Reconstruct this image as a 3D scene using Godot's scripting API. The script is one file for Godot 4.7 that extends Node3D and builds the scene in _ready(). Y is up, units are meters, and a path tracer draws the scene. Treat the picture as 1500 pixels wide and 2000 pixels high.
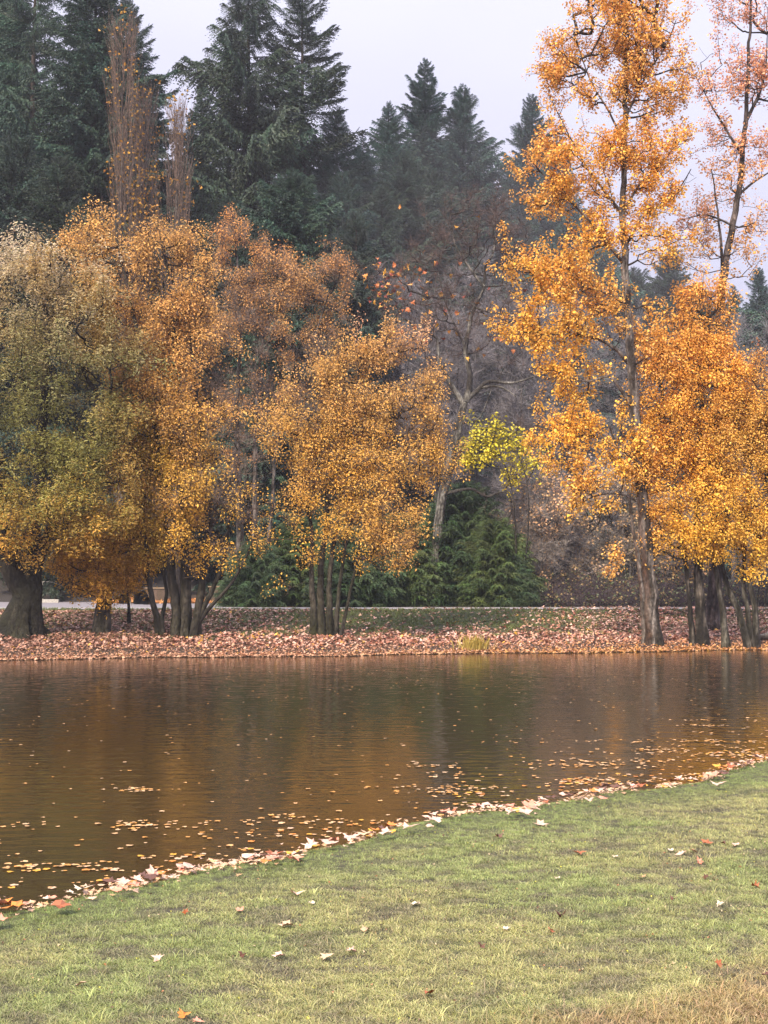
extends Node3D
# An overcast autumn day at a small pond: mown bank in front, brown water, a leaf-strewn far bank
# with golden trees, a path, and a misty conifer forest behind.

const FOCAL := 2667.0            # lens, in pixels of a 1500 x 2000 frame
const EYE := 1.75                # metres above the water
const PITCH := 0.04946           # radians upward

var rng := RandomNumberGenerator.new()
var n_patch := FastNoiseLite.new()
var n_fine := FastNoiseLite.new()
var n_clump := FastNoiseLite.new()
var used := {}
var M := {}
var G := {}

# ---------------------------------------------------------------- mesh buffer
class Buf:
	var v := PackedVector3Array()
	var n := PackedVector3Array()
	var c := PackedColorArray()
	var uv := PackedVector2Array()
	var ix := PackedInt32Array()
	func tri(a: Vector3, b: Vector3, d: Vector3, col: Color) -> void:
		var nn := (d - a).cross(b - a).normalized()
		var k := v.size()
		v.append(a); v.append(b); v.append(d)
		n.append(nn); n.append(nn); n.append(nn)
		c.append(col); c.append(col); c.append(col)
		ix.append(k); ix.append(k + 1); ix.append(k + 2)
	func quad(a: Vector3, b: Vector3, d: Vector3, e: Vector3, col: Color) -> void:
		var nn := (d - a).cross(b - a).normalized()
		var k := v.size()
		v.append(a); v.append(b); v.append(d); v.append(e)
		for i in 4:
			n.append(nn); c.append(col)
		ix.append(k); ix.append(k + 1); ix.append(k + 2)
		ix.append(k); ix.append(k + 2); ix.append(k + 3)
	func mesh() -> ArrayMesh:
		var a := []
		a.resize(Mesh.ARRAY_MAX)
		a[Mesh.ARRAY_VERTEX] = v
		a[Mesh.ARRAY_NORMAL] = n
		a[Mesh.ARRAY_COLOR] = c
		if uv.size() == v.size():
			a[Mesh.ARRAY_TEX_UV] = uv
		a[Mesh.ARRAY_INDEX] = ix
		var m := ArrayMesh.new()
		m.add_surface_from_arrays(Mesh.PRIMITIVE_TRIANGLES, a)
		return m

# ---------------------------------------------------------------- naming
func numbered(base: String) -> String:
	var k: int = used.get(base, 0)
	used[base] = k + 1
	return base if k == 0 else "%s_%03d" % [base, k]

func thing(called: String, label: String, category: String, where: Vector3, group := "") -> Node3D:
	var o := Node3D.new()
	o.name = numbered(called)
	o.position = where
	add_child(o)
	o.set_meta("label", label)
	o.set_meta("category", category)
	if group != "":
		o.set_meta("group", group)
	return o

func part(called: String, mesh: Mesh, mat: Material, parent: Node3D, stuff := false) -> MeshInstance3D:
	var o := MeshInstance3D.new()
	o.name = called
	o.mesh = mesh
	o.material_override = mat
	parent.add_child(o, true)
	if stuff:
		o.set_meta("kind", "stuff")
	return o

func struct(called: String, mesh: Mesh, mat: Material) -> MeshInstance3D:
	var o := part(called, mesh, mat, self)
	o.set_meta("kind", "structure")
	return o

func scatter(called: String, mesh: Mesh, mat: Material, xf: Array, cols: PackedColorArray, parent: Node3D) -> MultiMeshInstance3D:
	var mm := MultiMesh.new()
	mm.transform_format = MultiMesh.TRANSFORM_3D
	mm.use_colors = true
	mm.mesh = mesh
	mm.instance_count = xf.size()
	for i in xf.size():
		mm.set_instance_transform(i, xf[i])
		mm.set_instance_color(i, cols[i])
	var o := MultiMeshInstance3D.new()
	o.name = called
	o.multimesh = mm
	o.material_override = mat
	parent.add_child(o, true)
	o.set_meta("kind", "stuff")
	return o

# ---------------------------------------------------------------- places
func at(px: float, py: float, d: float) -> Vector3:          # the point seen at that place of the frame, d metres ahead
	var u := (px - 750.0) / FOCAL
	var w := (1000.0 - py) / FOCAL
	var y := w * cos(PITCH) + sin(PITCH)
	var z := cos(PITCH) - w * sin(PITCH)
	return Vector3(u * d / z, EYE + y * d / z, -d)

func near_shore(x: float) -> float:
	return 9.35 + x * (1.0 if x > -9.0 else 0.9) + 0.16 * sin(x * 1.7 + 0.6) + 0.10 * sin(x * 4.3) + 0.05 * sin(x * 11.0)

func far_shore(x: float) -> float:
	return 31.9 + 0.235 * clampf(x, -30.0, 30.0) + 0.22 * sin(x * 0.9) + 0.10 * sin(x * 2.3 + 1.0)

func height(x: float, d: float) -> float:                    # ground height at x, d metres ahead
	var b := n_patch.get_noise_2d(x * 3.0, d * 3.0)
	var tn := (near_shore(x) - d) * 0.7
	if tn > -1.5:
		if tn > 0.0:
			return 0.015 + 0.055 * (1.0 - exp(-tn * 5.0)) + 0.018 * tn + 0.016 * b * minf(tn, 1.0)
		return maxf(-0.55, tn * 0.55)
	var tf := d - far_shore(x)
	if tf < 0.0:
		return maxf(-0.55, tf * 0.5)
	var h := 0.0
	if tf < 10.0:
		var s := tf / 10.0
		h = 0.84 * (s * 1.15 - 0.15 * s * s) * (0.75 + 0.25 * s) + 0.06 * (1.0 - exp(-tf * 4.0))
		h += 0.03 * b * smoothstep(0.0, 2.0, tf) * (1.0 - smoothstep(7.0, 9.5, tf))
		h = minf(h, 0.80)
	else:
		h = 0.80
	if d > 41.0:
		h = lerpf(h, 0.84, smoothstep(41.0, 42.0, d))
	if d > 56.0:                                               # rising woodland floor
		h += 0.02 * (d - 56.0) + 0.12 * b
		h += 0.9 * smoothstep(56.0, 60.0, d) * smoothstep(-7.0, -10.0, x)
	return h

func on(px: float, d: float) -> Vector3:
	var p := at(px, 1132.0, d)
	return Vector3(p.x, height(p.x, d), -d)

func rnd(a: float, b: float) -> float:
	return rng.randf_range(a, b)

func ball() -> Vector3:
	return Vector3(rng.randfn(), rng.randfn(), rng.randfn()).normalized()

func spin() -> Basis:
	return Basis(ball(), rnd(0.0, TAU))

# ---------------------------------------------------------------- tubes
func smooth_path(pts: Array, step: float) -> Array:
	var out := []
	for i in pts.size() - 1:
		var p0: Vector3 = pts[maxi(i - 1, 0)]
		var p1: Vector3 = pts[i]
		var p2: Vector3 = pts[i + 1]
		var p3: Vector3 = pts[mini(i + 2, pts.size() - 1)]
		var k := maxi(1, int(p1.distance_to(p2) / step))
		for j in k:
			out.append(p1.cubic_interpolate(p2, p0, p3, float(j) / k))
	out.append(pts[pts.size() - 1])
	return out

func tube(b: Buf, pts: Array, radii: PackedFloat32Array, sides: int, ridge: float, dark: Color, pale: Color, moss: float, flare := 0.0) -> void:
	var u := Vector3.RIGHT
	var k0 := b.v.size()
	var along := 0.0
	var ph := rnd(0.0, TAU)
	for i in pts.size():
		var t: Vector3 = (pts[mini(i + 1, pts.size() - 1)] - pts[maxi(i - 1, 0)]).normalized()
		u = (u - t * u.dot(t))
		if u.length() < 0.05:
			u = t.cross(Vector3.FORWARD)
		u = u.normalized()
		var w := t.cross(u)
		if i > 0:
			along += pts[i].distance_to(pts[i - 1])
		for j in sides:
			var a := TAU * j / sides
			var dir := u * cos(a) + w * sin(a)
			var r: float = radii[i]
			var bump := 0.0
			if ridge > 0.0:
				bump = n_fine.get_noise_3d(cos(a) * 55.0 + ph * 40.0, sin(a) * 55.0, along * 12.0)
				r *= 1.0 + ridge * bump + ridge * 0.7 * sin(a * 5.0 + ph + along * 0.9) * exp(-along * 0.7)
				r *= 1.0 + flare * exp(-along * 2.6) * (0.8 + 0.7 * sin(a * 3.0 + ph * 2.0) + 0.4 * sin(a * 7.0 + ph))
			b.v.append(pts[i] + dir * r)
			b.n.append(dir)
			var col := dark
			if ridge > 0.0:
				var w3: Vector3 = (pts[i] + dir * r) * Vector3(75.0, 20.0, 75.0)
				var m := n_clump.get_noise_3d(w3.x + ph * 30.0, w3.y, w3.z)
				col = dark.lerp(pale, clampf(0.30 + 1.0 * bump + 2.2 * m, 0.0, 1.0))
				if stripe > 0.0:
					var band := smoothstep(-0.25, -0.6, dir.x + 0.5 * n_clump.get_noise_3d(w3.x * 0.3, w3.y * 1.5, 0.0)) * smoothstep(6.0, 2.0, along)
					col = col.lerp(Color(0.15, 0.055, 0.032), stripe * band)
				if moss > 0.0:
					var g := moss * exp(-along * 0.8) * clampf(0.6 + 1.5 * n_clump.get_noise_3d(pts[i].x * 7.0 + 50.0, pts[i].y * 3.0, a), 0.0, 1.0)
					col = col.lerp(Color(0.085, 0.10, 0.018), clampf(g, 0.0, 0.9))
			b.c.append(col)
	for i in pts.size() - 1:
		for j in sides:
			var p := k0 + i * sides + j
			var q := k0 + i * sides + (j + 1) % sides
			b.ix.append(p); b.ix.append(p + sides); b.ix.append(q + sides)
			b.ix.append(p); b.ix.append(q + sides); b.ix.append(q)

func taper(n: int, r0: float, r1: float, pw := 1.0) -> PackedFloat32Array:
	var o := PackedFloat32Array()
	for i in n:
		o.append(lerpf(r0, r1, pow(float(i) / maxi(1, n - 1), pw)))
	return o

# ---------------------------------------------------------------- leaf and twig pieces
func leaf_blade(b: Buf, p: Vector3, dir: Vector3, nrm: Vector3, l: float, w: float, col: Color) -> void:
	var s := dir.cross(nrm).normalized()
	var mid := p + dir * l * 0.45
	var fold := nrm * w * 0.22
	b.tri(p, mid + s * w * 0.5 + fold, p + dir * l - nrm * l * 0.12, col)
	b.tri(p, p + dir * l - nrm * l * 0.12, mid - s * w * 0.5 + fold, col)

func make_sprig(count: int, leaf: float, wide: float, reach: float, sd: int, twig_col: Color) -> ArrayMesh:
	rng.seed = sd
	var b := Buf.new()
	var tip := Vector3(0, reach, 0)
	var w := leaf * 0.035
	b.tri(Vector3(-w, 0, 0), tip, Vector3(w, 0, 0), twig_col)
	b.tri(Vector3(0, 0, -w), tip, Vector3(0, 0, w), twig_col)
	for k in count:
		var f := (k + 0.6) / count
		var a := k * 2.399 + rnd(-0.4, 0.4)
		var out := Vector3(cos(a), rnd(-0.3, 0.5), sin(a)).normalized()
		var p := Vector3(0, reach * f, 0) + out * reach * rnd(0.1, 0.5)
		b.tri(Vector3(0, reach * f * 0.85, 0), p, Vector3(w * 0.7, reach * f * 0.85, 0), twig_col)
		var d := (out + Vector3(0, rnd(-0.9, 0.2), 0)).normalized()
		var nn := (ball() + Vector3(0, 0.8, 0)).normalized()
		nn = (nn - d * nn.dot(d)).normalized()
		var l := leaf * rnd(0.7, 1.2)
		var v := rnd(0.5, 1.4)
		var warm := rnd(0.88, 1.1)
		leaf_blade(b, p, d, nn, l, l * wide, Color(v, v * warm, v * warm * rnd(0.8, 1.15)))
	return b.mesh()

func make_twigs(count: int, reach: float, wd: float, sd: int) -> ArrayMesh:
	rng.seed = sd
	var b := Buf.new()
	for k in count:
		var d := (ball() * 0.75 + Vector3(0, 1, 0)).normalized()
		var l := reach * rnd(0.5, 1.1)
		var s := d.cross(ball()).normalized() * wd
		var e := d * l + ball() * l * 0.1
		var m := d * l * 0.5 + ball() * l * 0.06
		var v := rnd(0.7, 1.25)
		b.tri(-s, m + s * 0.6, s, Color(v, v, v))
		b.tri(-s * 0.6 + m, e, m + s * 0.6, Color(v, v, v))
		var e2 := m + (d + ball() * 0.9).normalized() * l * 0.45
		b.tri(m - s * 0.5, e2, m + s * 0.5, Color(v, v, v))
	return b.mesh()

func make_bough(sd: int, hang: float, rise: float, fan: float) -> ArrayMesh:   # one metre of conifer bough along +x
	rng.seed = sd
	var b := Buf.new()
	var bark := Color(0.9, 0.55, 0.4)
	var prev := Vector3.ZERO
	for i in 8:
		var x := (i + 1) / 8.0
		var p := Vector3(x, axis_y(x, rise), 0)
		var w := Vector3(0, 0, 0.010 * (1.05 - x))
		b.quad(prev - w, p - w, p + w, prev + w, bark)
		var w2 := Vector3(0, 0.010 * (1.05 - x), 0)
		b.quad(prev - w2, p - w2, p + w2, prev + w2, bark)
		prev = p
	var n := 30
	for i in n:
		for sgn in [-1.0, 1.0]:
			var x := 0.10 + 0.88 * (i + rnd(-0.3, 0.3)) / n
			var o := Vector3(x, axis_y(x, rise), 0)
			var l := fan * (0.42 * pow(1.0 - x, 0.75) + 0.10) * rnd(0.65, 1.15) * minf(1.0, 0.45 + x * 2.2)
			var d := Vector3(rnd(0.5, 0.95), rnd(-0.25, 0.25) - hang * 0.2, sgn * rnd(0.5, 1.0)).normalized()
			var steps := 9
			for k in steps:
				var f := (k + 0.5) / steps
				var q := o + d * l * f + Vector3(0, -hang * l * f * f * 0.8, 0)
				for m in 2:
					var bd := (d * rnd(0.4, 1.0) + Vector3(rnd(-0.4, 0.4), rnd(-0.5, 0.25) - hang * rnd(0.3, 1.1), rnd(-0.5, 0.5))).normalized()
					var bl := rnd(0.032, 0.072) * (1.15 - 0.4 * f)
					var s := bd.cross(ball()).normalized() * bl * rnd(0.15, 0.24)
					var v := rnd(0.65, 1.2) + 0.35 * f
					var col := Color(v * rnd(0.85, 1.1), v, v * rnd(0.8, 1.1))
					b.quad(q - s, q + bd * bl * 0.55 - s * 0.9, q + bd * bl, q + bd * bl * 0.5 + s, col)
	return b.mesh()

func axis_y(x: float, rise: float) -> float:
	return rise * (x * x - 0.62 * x) + 0.02 * sin(x * 9.0)

# ---------------------------------------------------------------- broadleaved trees
# A tree is grown by joining points spread through its crown to the nearest wood, the way back to the root counted in.
var s_gap := 0.17
var stripe := 0.0

func blob_points(blobs: Array, d: float, n: int, gap: float) -> Array:
	var total := 0.0
	for e in blobs:
		total += e[2] * e[3] * (e[5] if e.size() > 5 else 1.0)
	var out := []
	for e in blobs:
		var share: float = e[2] * e[3] * (e[5] if e.size() > 5 else 1.0) / total
		var dd: float = d + (e[4] if e.size() > 4 else 0.0)
		var c := at(e[0], e[1], dd)
		var rx: float = e[2] * dd / FOCAL
		var ry: float = e[3] * dd / FOCAL
		var rz := minf(rx, ry * 1.4) * 0.66
		var want := int(n * share)
		var tries := 0
		while want > 0 and tries < n * 8:
			tries += 1
			var q := ball() * pow(rng.randf(), 0.42)
			if rng.randf() < 0.16:
				q = q.normalized() * rnd(0.95, 1.32)
				q.y = absf(q.y) * 0.6 + q.y * 0.4
			var p := c + Vector3(q.x * rx, q.y * ry, q.z * rz)
			if n_clump.get_noise_3dv(p * 13.0) < gap + s_gap - 0.2 * rng.randf() or n_clump.get_noise_3dv(p * 30.0 + Vector3(400, 0, 0)) < gap + 0.10 - 0.1 * rng.randf():
				continue
			out.append(p)
			want -= 1
			if q.y > 0.1 and rng.randf() < 0.09:
				var way := Vector3(q.x * 0.4 + rng.randfn() * 0.15, 1.0, q.z * 0.4 + rng.randfn() * 0.15).normalized()
				for k in 4:
					p += way * rnd(0.12, 0.22)
					out.append(p)
					want -= 1
	return out

func grow(seeds: Array, seed_len: PackedFloat32Array, tips: Array, bf: float, up: float) -> Dictionary:
	var pos := PackedVector3Array()
	var plen := PackedFloat32Array()
	var par := PackedInt32Array()
	for i in seeds.size():
		pos.append(seeds[i]); plen.append(seed_len[i]); par.append(-1)
	var left := PackedVector3Array(tips)
	var n := left.size()
	var cost := PackedFloat32Array(); cost.resize(n)
	var best := PackedInt32Array(); best.resize(n)
	for i in n:
		cost[i] = 1e9
		for j in pos.size():
			var dy: float = pos[j].y - left[i].y
			var c := left[i].distance_to(pos[j]) + bf * plen[j] + (up * dy if dy > 0.0 else 0.0)
			if c < cost[i]:
				cost[i] = c; best[i] = j
	while n > 0:
		var bi := 0
		var bc := 1e10
		for i in n:
			if cost[i] < bc:
				bc = cost[i]; bi = i
		var p := left[bi]
		var k := pos.size()
		var pl := plen[best[bi]] + p.distance_to(pos[best[bi]])
		pos.append(p); plen.append(pl); par.append(best[bi])
		n -= 1
		left[bi] = left[n]; cost[bi] = cost[n]; best[bi] = best[n]
		var base := bf * pl
		for i in n:
			var q := left[i]
			var dy := p.y - q.y
			var c := q.distance_to(p) + base + (up * dy if dy > 0.0 else 0.0)
			if c < cost[i]:
				cost[i] = c; best[i] = k
	var cnt := PackedInt32Array(); cnt.resize(pos.size())
	for i in range(pos.size() - 1, -1, -1):
		cnt[i] += 1 if par[i] >= 0 else 0
		if par[i] >= 0:
			cnt[par[i]] += cnt[i]
	return {"pos": pos, "par": par, "cnt": cnt, "seeds": seeds.size()}

# s: at, d, label, category, group, called, stems [[points px/py(/dd)], r0, r1, limb?], blobs, n, gap, bf, up, bark, pale, leaf mesh key, per, spread, size, colours(bottom->top), mix colour, keep, bare
func tree(s: Dictionary) -> Node3D:
	rng.seed = hash(s.label)
	var d: float = s.d
	var base := on(s.px, d)
	var o := thing(s.get("called", "tree"), s.label, s.get("category", "tree"), base, s.get("group", ""))
	var bark: Color = s.get("bark", Color(0.020, 0.015, 0.013))
	var pale: Color = s.get("pale", Color(0.11, 0.095, 0.083))
	var twigc: Color = s.get("twig", bark * 1.3)
	var seeds := []
	var slen := PackedFloat32Array()
	var from_y: float = s.get("from", 0.8)
	for st in s.stems:
		var pts := []
		for q in st[0]:
			pts.append(at(q[0], q[1], d + (q[2] if q.size() > 2 else 0.0)))
		if not (st.size() > 3 and st[3] == "limb"):
			var g: Vector3 = pts[0]
			g.y = height(g.x, -g.z) - 0.12
			pts[0] = g
		var path := smooth_path(pts, 0.14)
		for i in range(2, path.size()):
			path[i] += Vector3(n_fine.get_noise_2d(i * 7.0, pts[0].x * 50.0), 0, n_fine.get_noise_2d(i * 7.0, 300.0 + pts[0].x * 50.0)) * minf(st[1] * 0.35, 0.05)
		var local := []
		var run := 0.0
		for i in path.size():
			local.append(path[i] - base)
			if i > 0:
				run += path[i].distance_to(path[i - 1])
			if i % 2 == 0 and (path[i].y - base.y > from_y):
				seeds.append(path[i])
				slen.append(run * 0.35)
		var b := Buf.new()
		var big: bool = st[1] > 0.05
		tube(b, local, taper(local.size(), st[1], st[2], 0.8), 26 if st[1] > 0.12 else (9 if big else 5), s.get("ridge", 0.13) if big else 0.06, bark, pale, s.get("moss", 0.5) if not (st.size() > 3) else 0.0, s.get("flare", 0.5) if not (st.size() > 3) else 0.0)
		part("limb" if st.size() > 3 else ("trunk" if s.stems.size() == 1 or st[1] > 0.2 else "stem"), b.mesh(), M.bark, o)
	var tips := blob_points(s.blobs, d, s.n, s.get("gap", -0.15))
	var g := grow(seeds, slen, tips, s.get("bf", 0.35), s.get("up", 0.6))
	var pos: PackedVector3Array = g.pos
	var par: PackedInt32Array = g.par
	var cnt: PackedInt32Array = g.cnt
	var b := Buf.new()
	var rt: float = s.get("tip", 0.0062)
	for i in range(g.seeds, pos.size()):
		var a := pos[par[i]] - base
		var e := pos[i] - base
		var r := minf(rt * pow(cnt[i], 0.47), 0.075)
		var l := a.distance_to(e)
		var mid := (a + e) * 0.5 + ball() * l * 0.09 + Vector3(0, -0.04 * l, 0)
		var sides := 5 if r > 0.02 else 3
		tube(b, [a, mid, e], PackedFloat32Array([r * 1.05, r, r * 0.86]), sides, 0.0, bark.lerp(twigc, clampf(1.0 - r / 0.03, 0.0, 1.0)), pale, 0.0)
	if b.v.size():
		part("branches", b.mesh(), M.bark, o, true)
	# foliage
	var y0 := 1e9
	var y1 := -1e9
	for p in tips:
		y0 = minf(y0, p.y); y1 = maxf(y1, p.y)
	var cols: Array = s.get("colours", [])
	if cols.size():
		var xf := []
		var cc := PackedColorArray()
		var spread: float = s.get("spread", 0.22)
		var size: float = s.get("size", 1.0)
		var keep: float = s.get("keep", -1.0)
		var mixc: Color = s.get("mix", cols[0])
		for i in range(g.seeds, pos.size()):
			if cnt[i] > s.get("leafy", 7):
				continue
			if n_clump.get_noise_3dv(pos[i] * 4.0 + Vector3(90, 0, 0)) < keep - 0.3 * rng.randf():
				continue
			var stripped := false
			for z in s.get("bare", []):
				var zc := at(z[0], z[1], d)
				var ex: float = (pos[i].x - zc.x) / (z[2] * d / FOCAL)
				var ey: float = (pos[i].y - zc.y) / (z[3] * d / FOCAL)
				if ex * ex + ey * ey < rnd(0.5, 1.1):
					stripped = rng.randf() < 0.88
			if stripped:
				continue
			var tone := rnd(0.85, 1.15)
			for k in int(s.per):
				var p := pos[i] - base
				if k > 0:
					p = p.lerp(pos[par[i]] - base, rng.randf() * 0.8) + ball() * spread * rng.randf()
				var bs := Basis(Vector3.UP, rnd(0, TAU)) * Basis(Vector3.RIGHT, rng.randfn() * 0.9)
				xf.append(Transform3D(bs.scaled(Vector3.ONE * size * rnd(0.75, 1.2)), p))
				var f := clampf((pos[i].y - y0) / (y1 - y0) + rnd(-0.12, 0.12), 0.0, 0.999) * (cols.size() - 1)
				var c: Color = cols[int(f)].lerp(cols[mini(int(f) + 1, cols.size() - 1)], f - int(f))
				c = c.lerp(mixc, clampf(s.get("mixing", 0.35) + 1.6 * n_clump.get_noise_3dv(pos[i] * 5.0) + rnd(-0.25, 0.25), 0.0, 1.0))
				c = c * (tone * rnd(0.8, 1.2) * s.get("bright", 1.58))
				c.a = 1.0
				cc.append(c)
		scatter("crown", G[s.get("leaf", "small")], M.leaf, xf, cc, o)
	if s.has("twigs"):
		var xf := []
		var cc := PackedColorArray()
		for i in range(g.seeds, pos.size()):
			if cnt[i] > 9:
				continue
			for k in int(s.twigs):
				var p := (pos[i] - base).lerp(pos[par[i]] - base, rng.randf())
				var away := (pos[i] - pos[par[i]]).normalized()
				var q := Quaternion(Vector3.UP, (away + Vector3(0, 0.6, 0) + ball() * 0.5).normalized())
				xf.append(Transform3D(Basis(q) * Basis(Vector3.UP, rnd(0, TAU)).scaled(Vector3.ONE * rnd(0.7, 1.3) * s.get("twig_size", 1.0)), p))
				var c: Color = twigc * rnd(0.8, 1.25)
				c.a = 1.0
				cc.append(c)
		scatter("twigs", G.twigs, M.twig, xf, cc, o)
	return o

# ---------------------------------------------------------------- conifers
func conifer(px: float, top: float, d: float, wide: float, label: String, opt := {}) -> void:
	rng.seed = hash(label) + int(px * 13.0 + d)
	var base := on(px, d)
	var tip := at(px, top, d)
	var h := tip.y - base.y
	var o := thing(opt.get("called", "conifer_tree"), label, "tree", base, opt.get("group", ""))
	var lean := Vector3(rnd(-0.012, 0.012) * h, 0, 0)
	var b := Buf.new()
	var pts := []
	for i in 14:
		var f := i / 13.0
		pts.append(Vector3(n_fine.get_noise_1d(i * 20.0 + px) * 0.12, h * f - 0.2, 0) + lean * f)
	var r0: float = opt.get("r", 0.013 * h)
	tube(b, pts, taper(14, r0, 0.02), 9, 0.1, Color(0.05, 0.038, 0.032), Color(0.13, 0.105, 0.09), 0.0, 0.4)
	part("trunk", b.mesh(), M.bark, o)
	var R := 1.18 * wide * d / FOCAL
	var start: float = opt.get("start", 0.06)
	var n := int(opt.get("n", clampf(h * 30.0, 240, 950)))
	var xf := []
	var cc := PackedColorArray()
	var tint: Color = opt.get("tint", Color(0.027, 0.066, 0.046))
	var rag: float = opt.get("ragged", 0.42)
	var pw: float = opt.get("power", 0.72)
	for i in n:
		var f := start + (1.0 - start) * pow((i + rng.randf()) / n, opt.get("bias", 0.9))
		var az := i * 2.39996 + rnd(-0.5, 0.5)
		var prof := pow(minf(1.0, (1.0 - f) / opt.get("cone", 0.3)), pw) * (1.0 - 0.2 * smoothstep(0.35, 0.0, f))
		var ru := n_clump.get_noise_3d(f * h * 5.5, cos(az) * 22.0 + px, sin(az) * 22.0)
		if ru < opt.get("holes", -0.3):
			continue
		var l := R * prof * (1.0 + rag * 2.4 * ru) * rnd(0.55, 1.2) + 0.16
		var el := lerpf(opt.get("low", -0.30), 0.62, pow(f, 2.6)) + rnd(-0.14, 0.14)
		var bs := Basis(Vector3.UP, az) * Basis(Vector3(0, 0, 1), el) * Basis(Vector3.RIGHT, rnd(-0.35, 0.35))
		var cr: float = pow(l, 0.72) * opt.get("bulk", 1.1)
		xf.append(Transform3D(bs * Basis.from_scale(Vector3(l, minf(cr, l * 1.4), minf(cr, l * 1.3))), Vector3(0, h * f - 0.15, 0) + lean * f))
		var v := rnd(0.55, 1.6)
		var c := Color(tint.r * v * rnd(0.85, 1.25), tint.g * v, tint.b * v * rnd(0.85, 1.15))
		cc.append(c)
	scatter("crown", G[opt.get("bough", "bough")], M.needle, xf, cc, o)

# ---------------------------------------------------------------- columnar poplars, mostly bare
func poplar(px: float, top: float, d: float, wide: float, label: String, leafy: float) -> void:
	rng.seed = hash(label)
	var base := on(px, d)
	var h := at(px, top, d).y - base.y
	var o := thing("poplar_tree", label, "tree", base)
	var b := Buf.new()
	var pts := []
	for i in 12:
		pts.append(Vector3(n_fine.get_noise_1d(i * 25.0 + px) * 0.15, h * i / 11.0 * 0.97 - 0.1, 0))
	tube(b, pts, taper(12, 0.26, 0.012), 8, 0.1, Color(0.08, 0.065, 0.06), Color(0.24, 0.2, 0.18), 0.0, 0.3)
	part("trunk", b.mesh(), M.bark, o)
	var tw := Buf.new()
	var R := wide * d / FOCAL
	var xf := []
	var cc := PackedColorArray()
	for i in 150:
		var f := rnd(0.12, 0.95)
		var az := rnd(0, TAU)
		var out := Vector3(cos(az), 0, sin(az))
		var room := R * rnd(0.4, 1.0) * (1.0 if f < 0.7 else (1.0 - f) / 0.3 * 0.8 + 0.2)
		var l := minf(h * rnd(0.14, 0.3), h * (1.01 - f))
		var y := h * f
		var p := [Vector3(0, y, 0), Vector3(0, y + l * 0.18, 0) + out * room * 0.42, Vector3(0, y + l * 0.55, 0) + out * room * 0.85 + ball() * 0.08, Vector3(0, y + l, 0) + out * room + ball() * 0.15]
		tube(tw, p, PackedFloat32Array([0.017, 0.013, 0.008, 0.003]), 3, 0.0, Color(0.42, 0.30, 0.24) * rnd(0.8, 1.3), Color.WHITE, 0.0)
		for k in 8:
			var g := rnd(0.3, 1.0)
			var q: Vector3 = p[1].lerp(p[3], g)
			var e := q + Vector3(0, rnd(0.5, 1.1), 0) + out.rotated(Vector3.UP, rnd(-1.5, 1.5)) * rnd(0.1, 0.35)
			tube(tw, [q, q.lerp(e, 0.5) + out * 0.06, e], PackedFloat32Array([0.006, 0.0045, 0.002]), 3, 0.0, Color(0.44, 0.31, 0.25) * rnd(0.8, 1.3), Color.WHITE, 0.0)
			var dens := leafy * (1.0 - smoothstep(0.3, 0.8, f))
			if rng.randf() < dens + 0.05:
				xf.append(Transform3D(spin().scaled(Vector3.ONE * rnd(0.8, 1.4)), e))
				cc.append(Color(0.46, 0.22, 0.035).lerp(Color(0.5, 0.29, 0.03), rng.randf()) * rnd(0.8, 1.15))
	part("branches", tw.mesh(), M.bark, o, true)
	if xf.size():
		scatter("crown", G.sparse, M.leaf, xf, cc, o)

# ---------------------------------------------------------------- fallen leaves
func make_fallen(sd: int, lobes: bool, curl: float) -> ArrayMesh:     # about one metre across, scaled down
	rng.seed = sd
	var b := Buf.new()
	var ring := []
	var rads := [0.16, 0.34, 0.22, 0.50, 0.26, 0.40, 0.27, 0.60, 0.27, 0.40, 0.26, 0.50, 0.22, 0.34] if lobes else [0.22, 0.28, 0.33, 0.36, 0.36, 0.40, 0.46, 0.56, 0.46, 0.40, 0.36, 0.36, 0.33, 0.28]
	var ax := rnd(0, TAU)
	for i in 14:
		var a := -PI / 2 + TAU * i / 14.0
		var r: float = rads[i] * rnd(0.88, 1.12)
		var p := Vector3(cos(a) * r, 0, sin(a) * r)
		var q := p.x * cos(ax) + p.z * sin(ax)
		var q2 := -p.x * sin(ax) + p.z * cos(ax)
		p.y = curl * (q * q * 1.6 - q2 * q2 * 0.5) + rnd(-0.05, 0.07) * (1.0 + curl) + absf(p.x) * 0.12
		ring.append(p)
	var c := Vector3(0, 0.015, 0.02)
	for i in 14:
		var v := 1.0 + 0.22 * sin(i * 1.7 + sd) + (0.12 if i % 2 else -0.08)
		b.tri(c, ring[(i + 1) % 14], ring[i], Color(v, v * 0.97, v * 0.95))
	var st := Vector3(rnd(-0.15, 0.15), rnd(0.02, 0.12), -0.55)
	b.tri(Vector3(0.012, 0.01, -0.12), st, Vector3(-0.012, 0.01, -0.12), Color(0.7, 0.6, 0.55))
	b.tri(Vector3(0, 0.022, -0.12), st, Vector3(0, -0.004, -0.12), Color(0.7, 0.6, 0.55))
	return b.mesh()

func leaf_mat(c: Color) -> StandardMaterial3D:
	var m := StandardMaterial3D.new()
	m.vertex_color_use_as_albedo = true
	m.albedo_color = c.linear_to_srgb()
	m.roughness = 0.5
	m.backlight_enabled = true
	m.backlight = Color(0.25, 0.25, 0.25)
	return m

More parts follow.
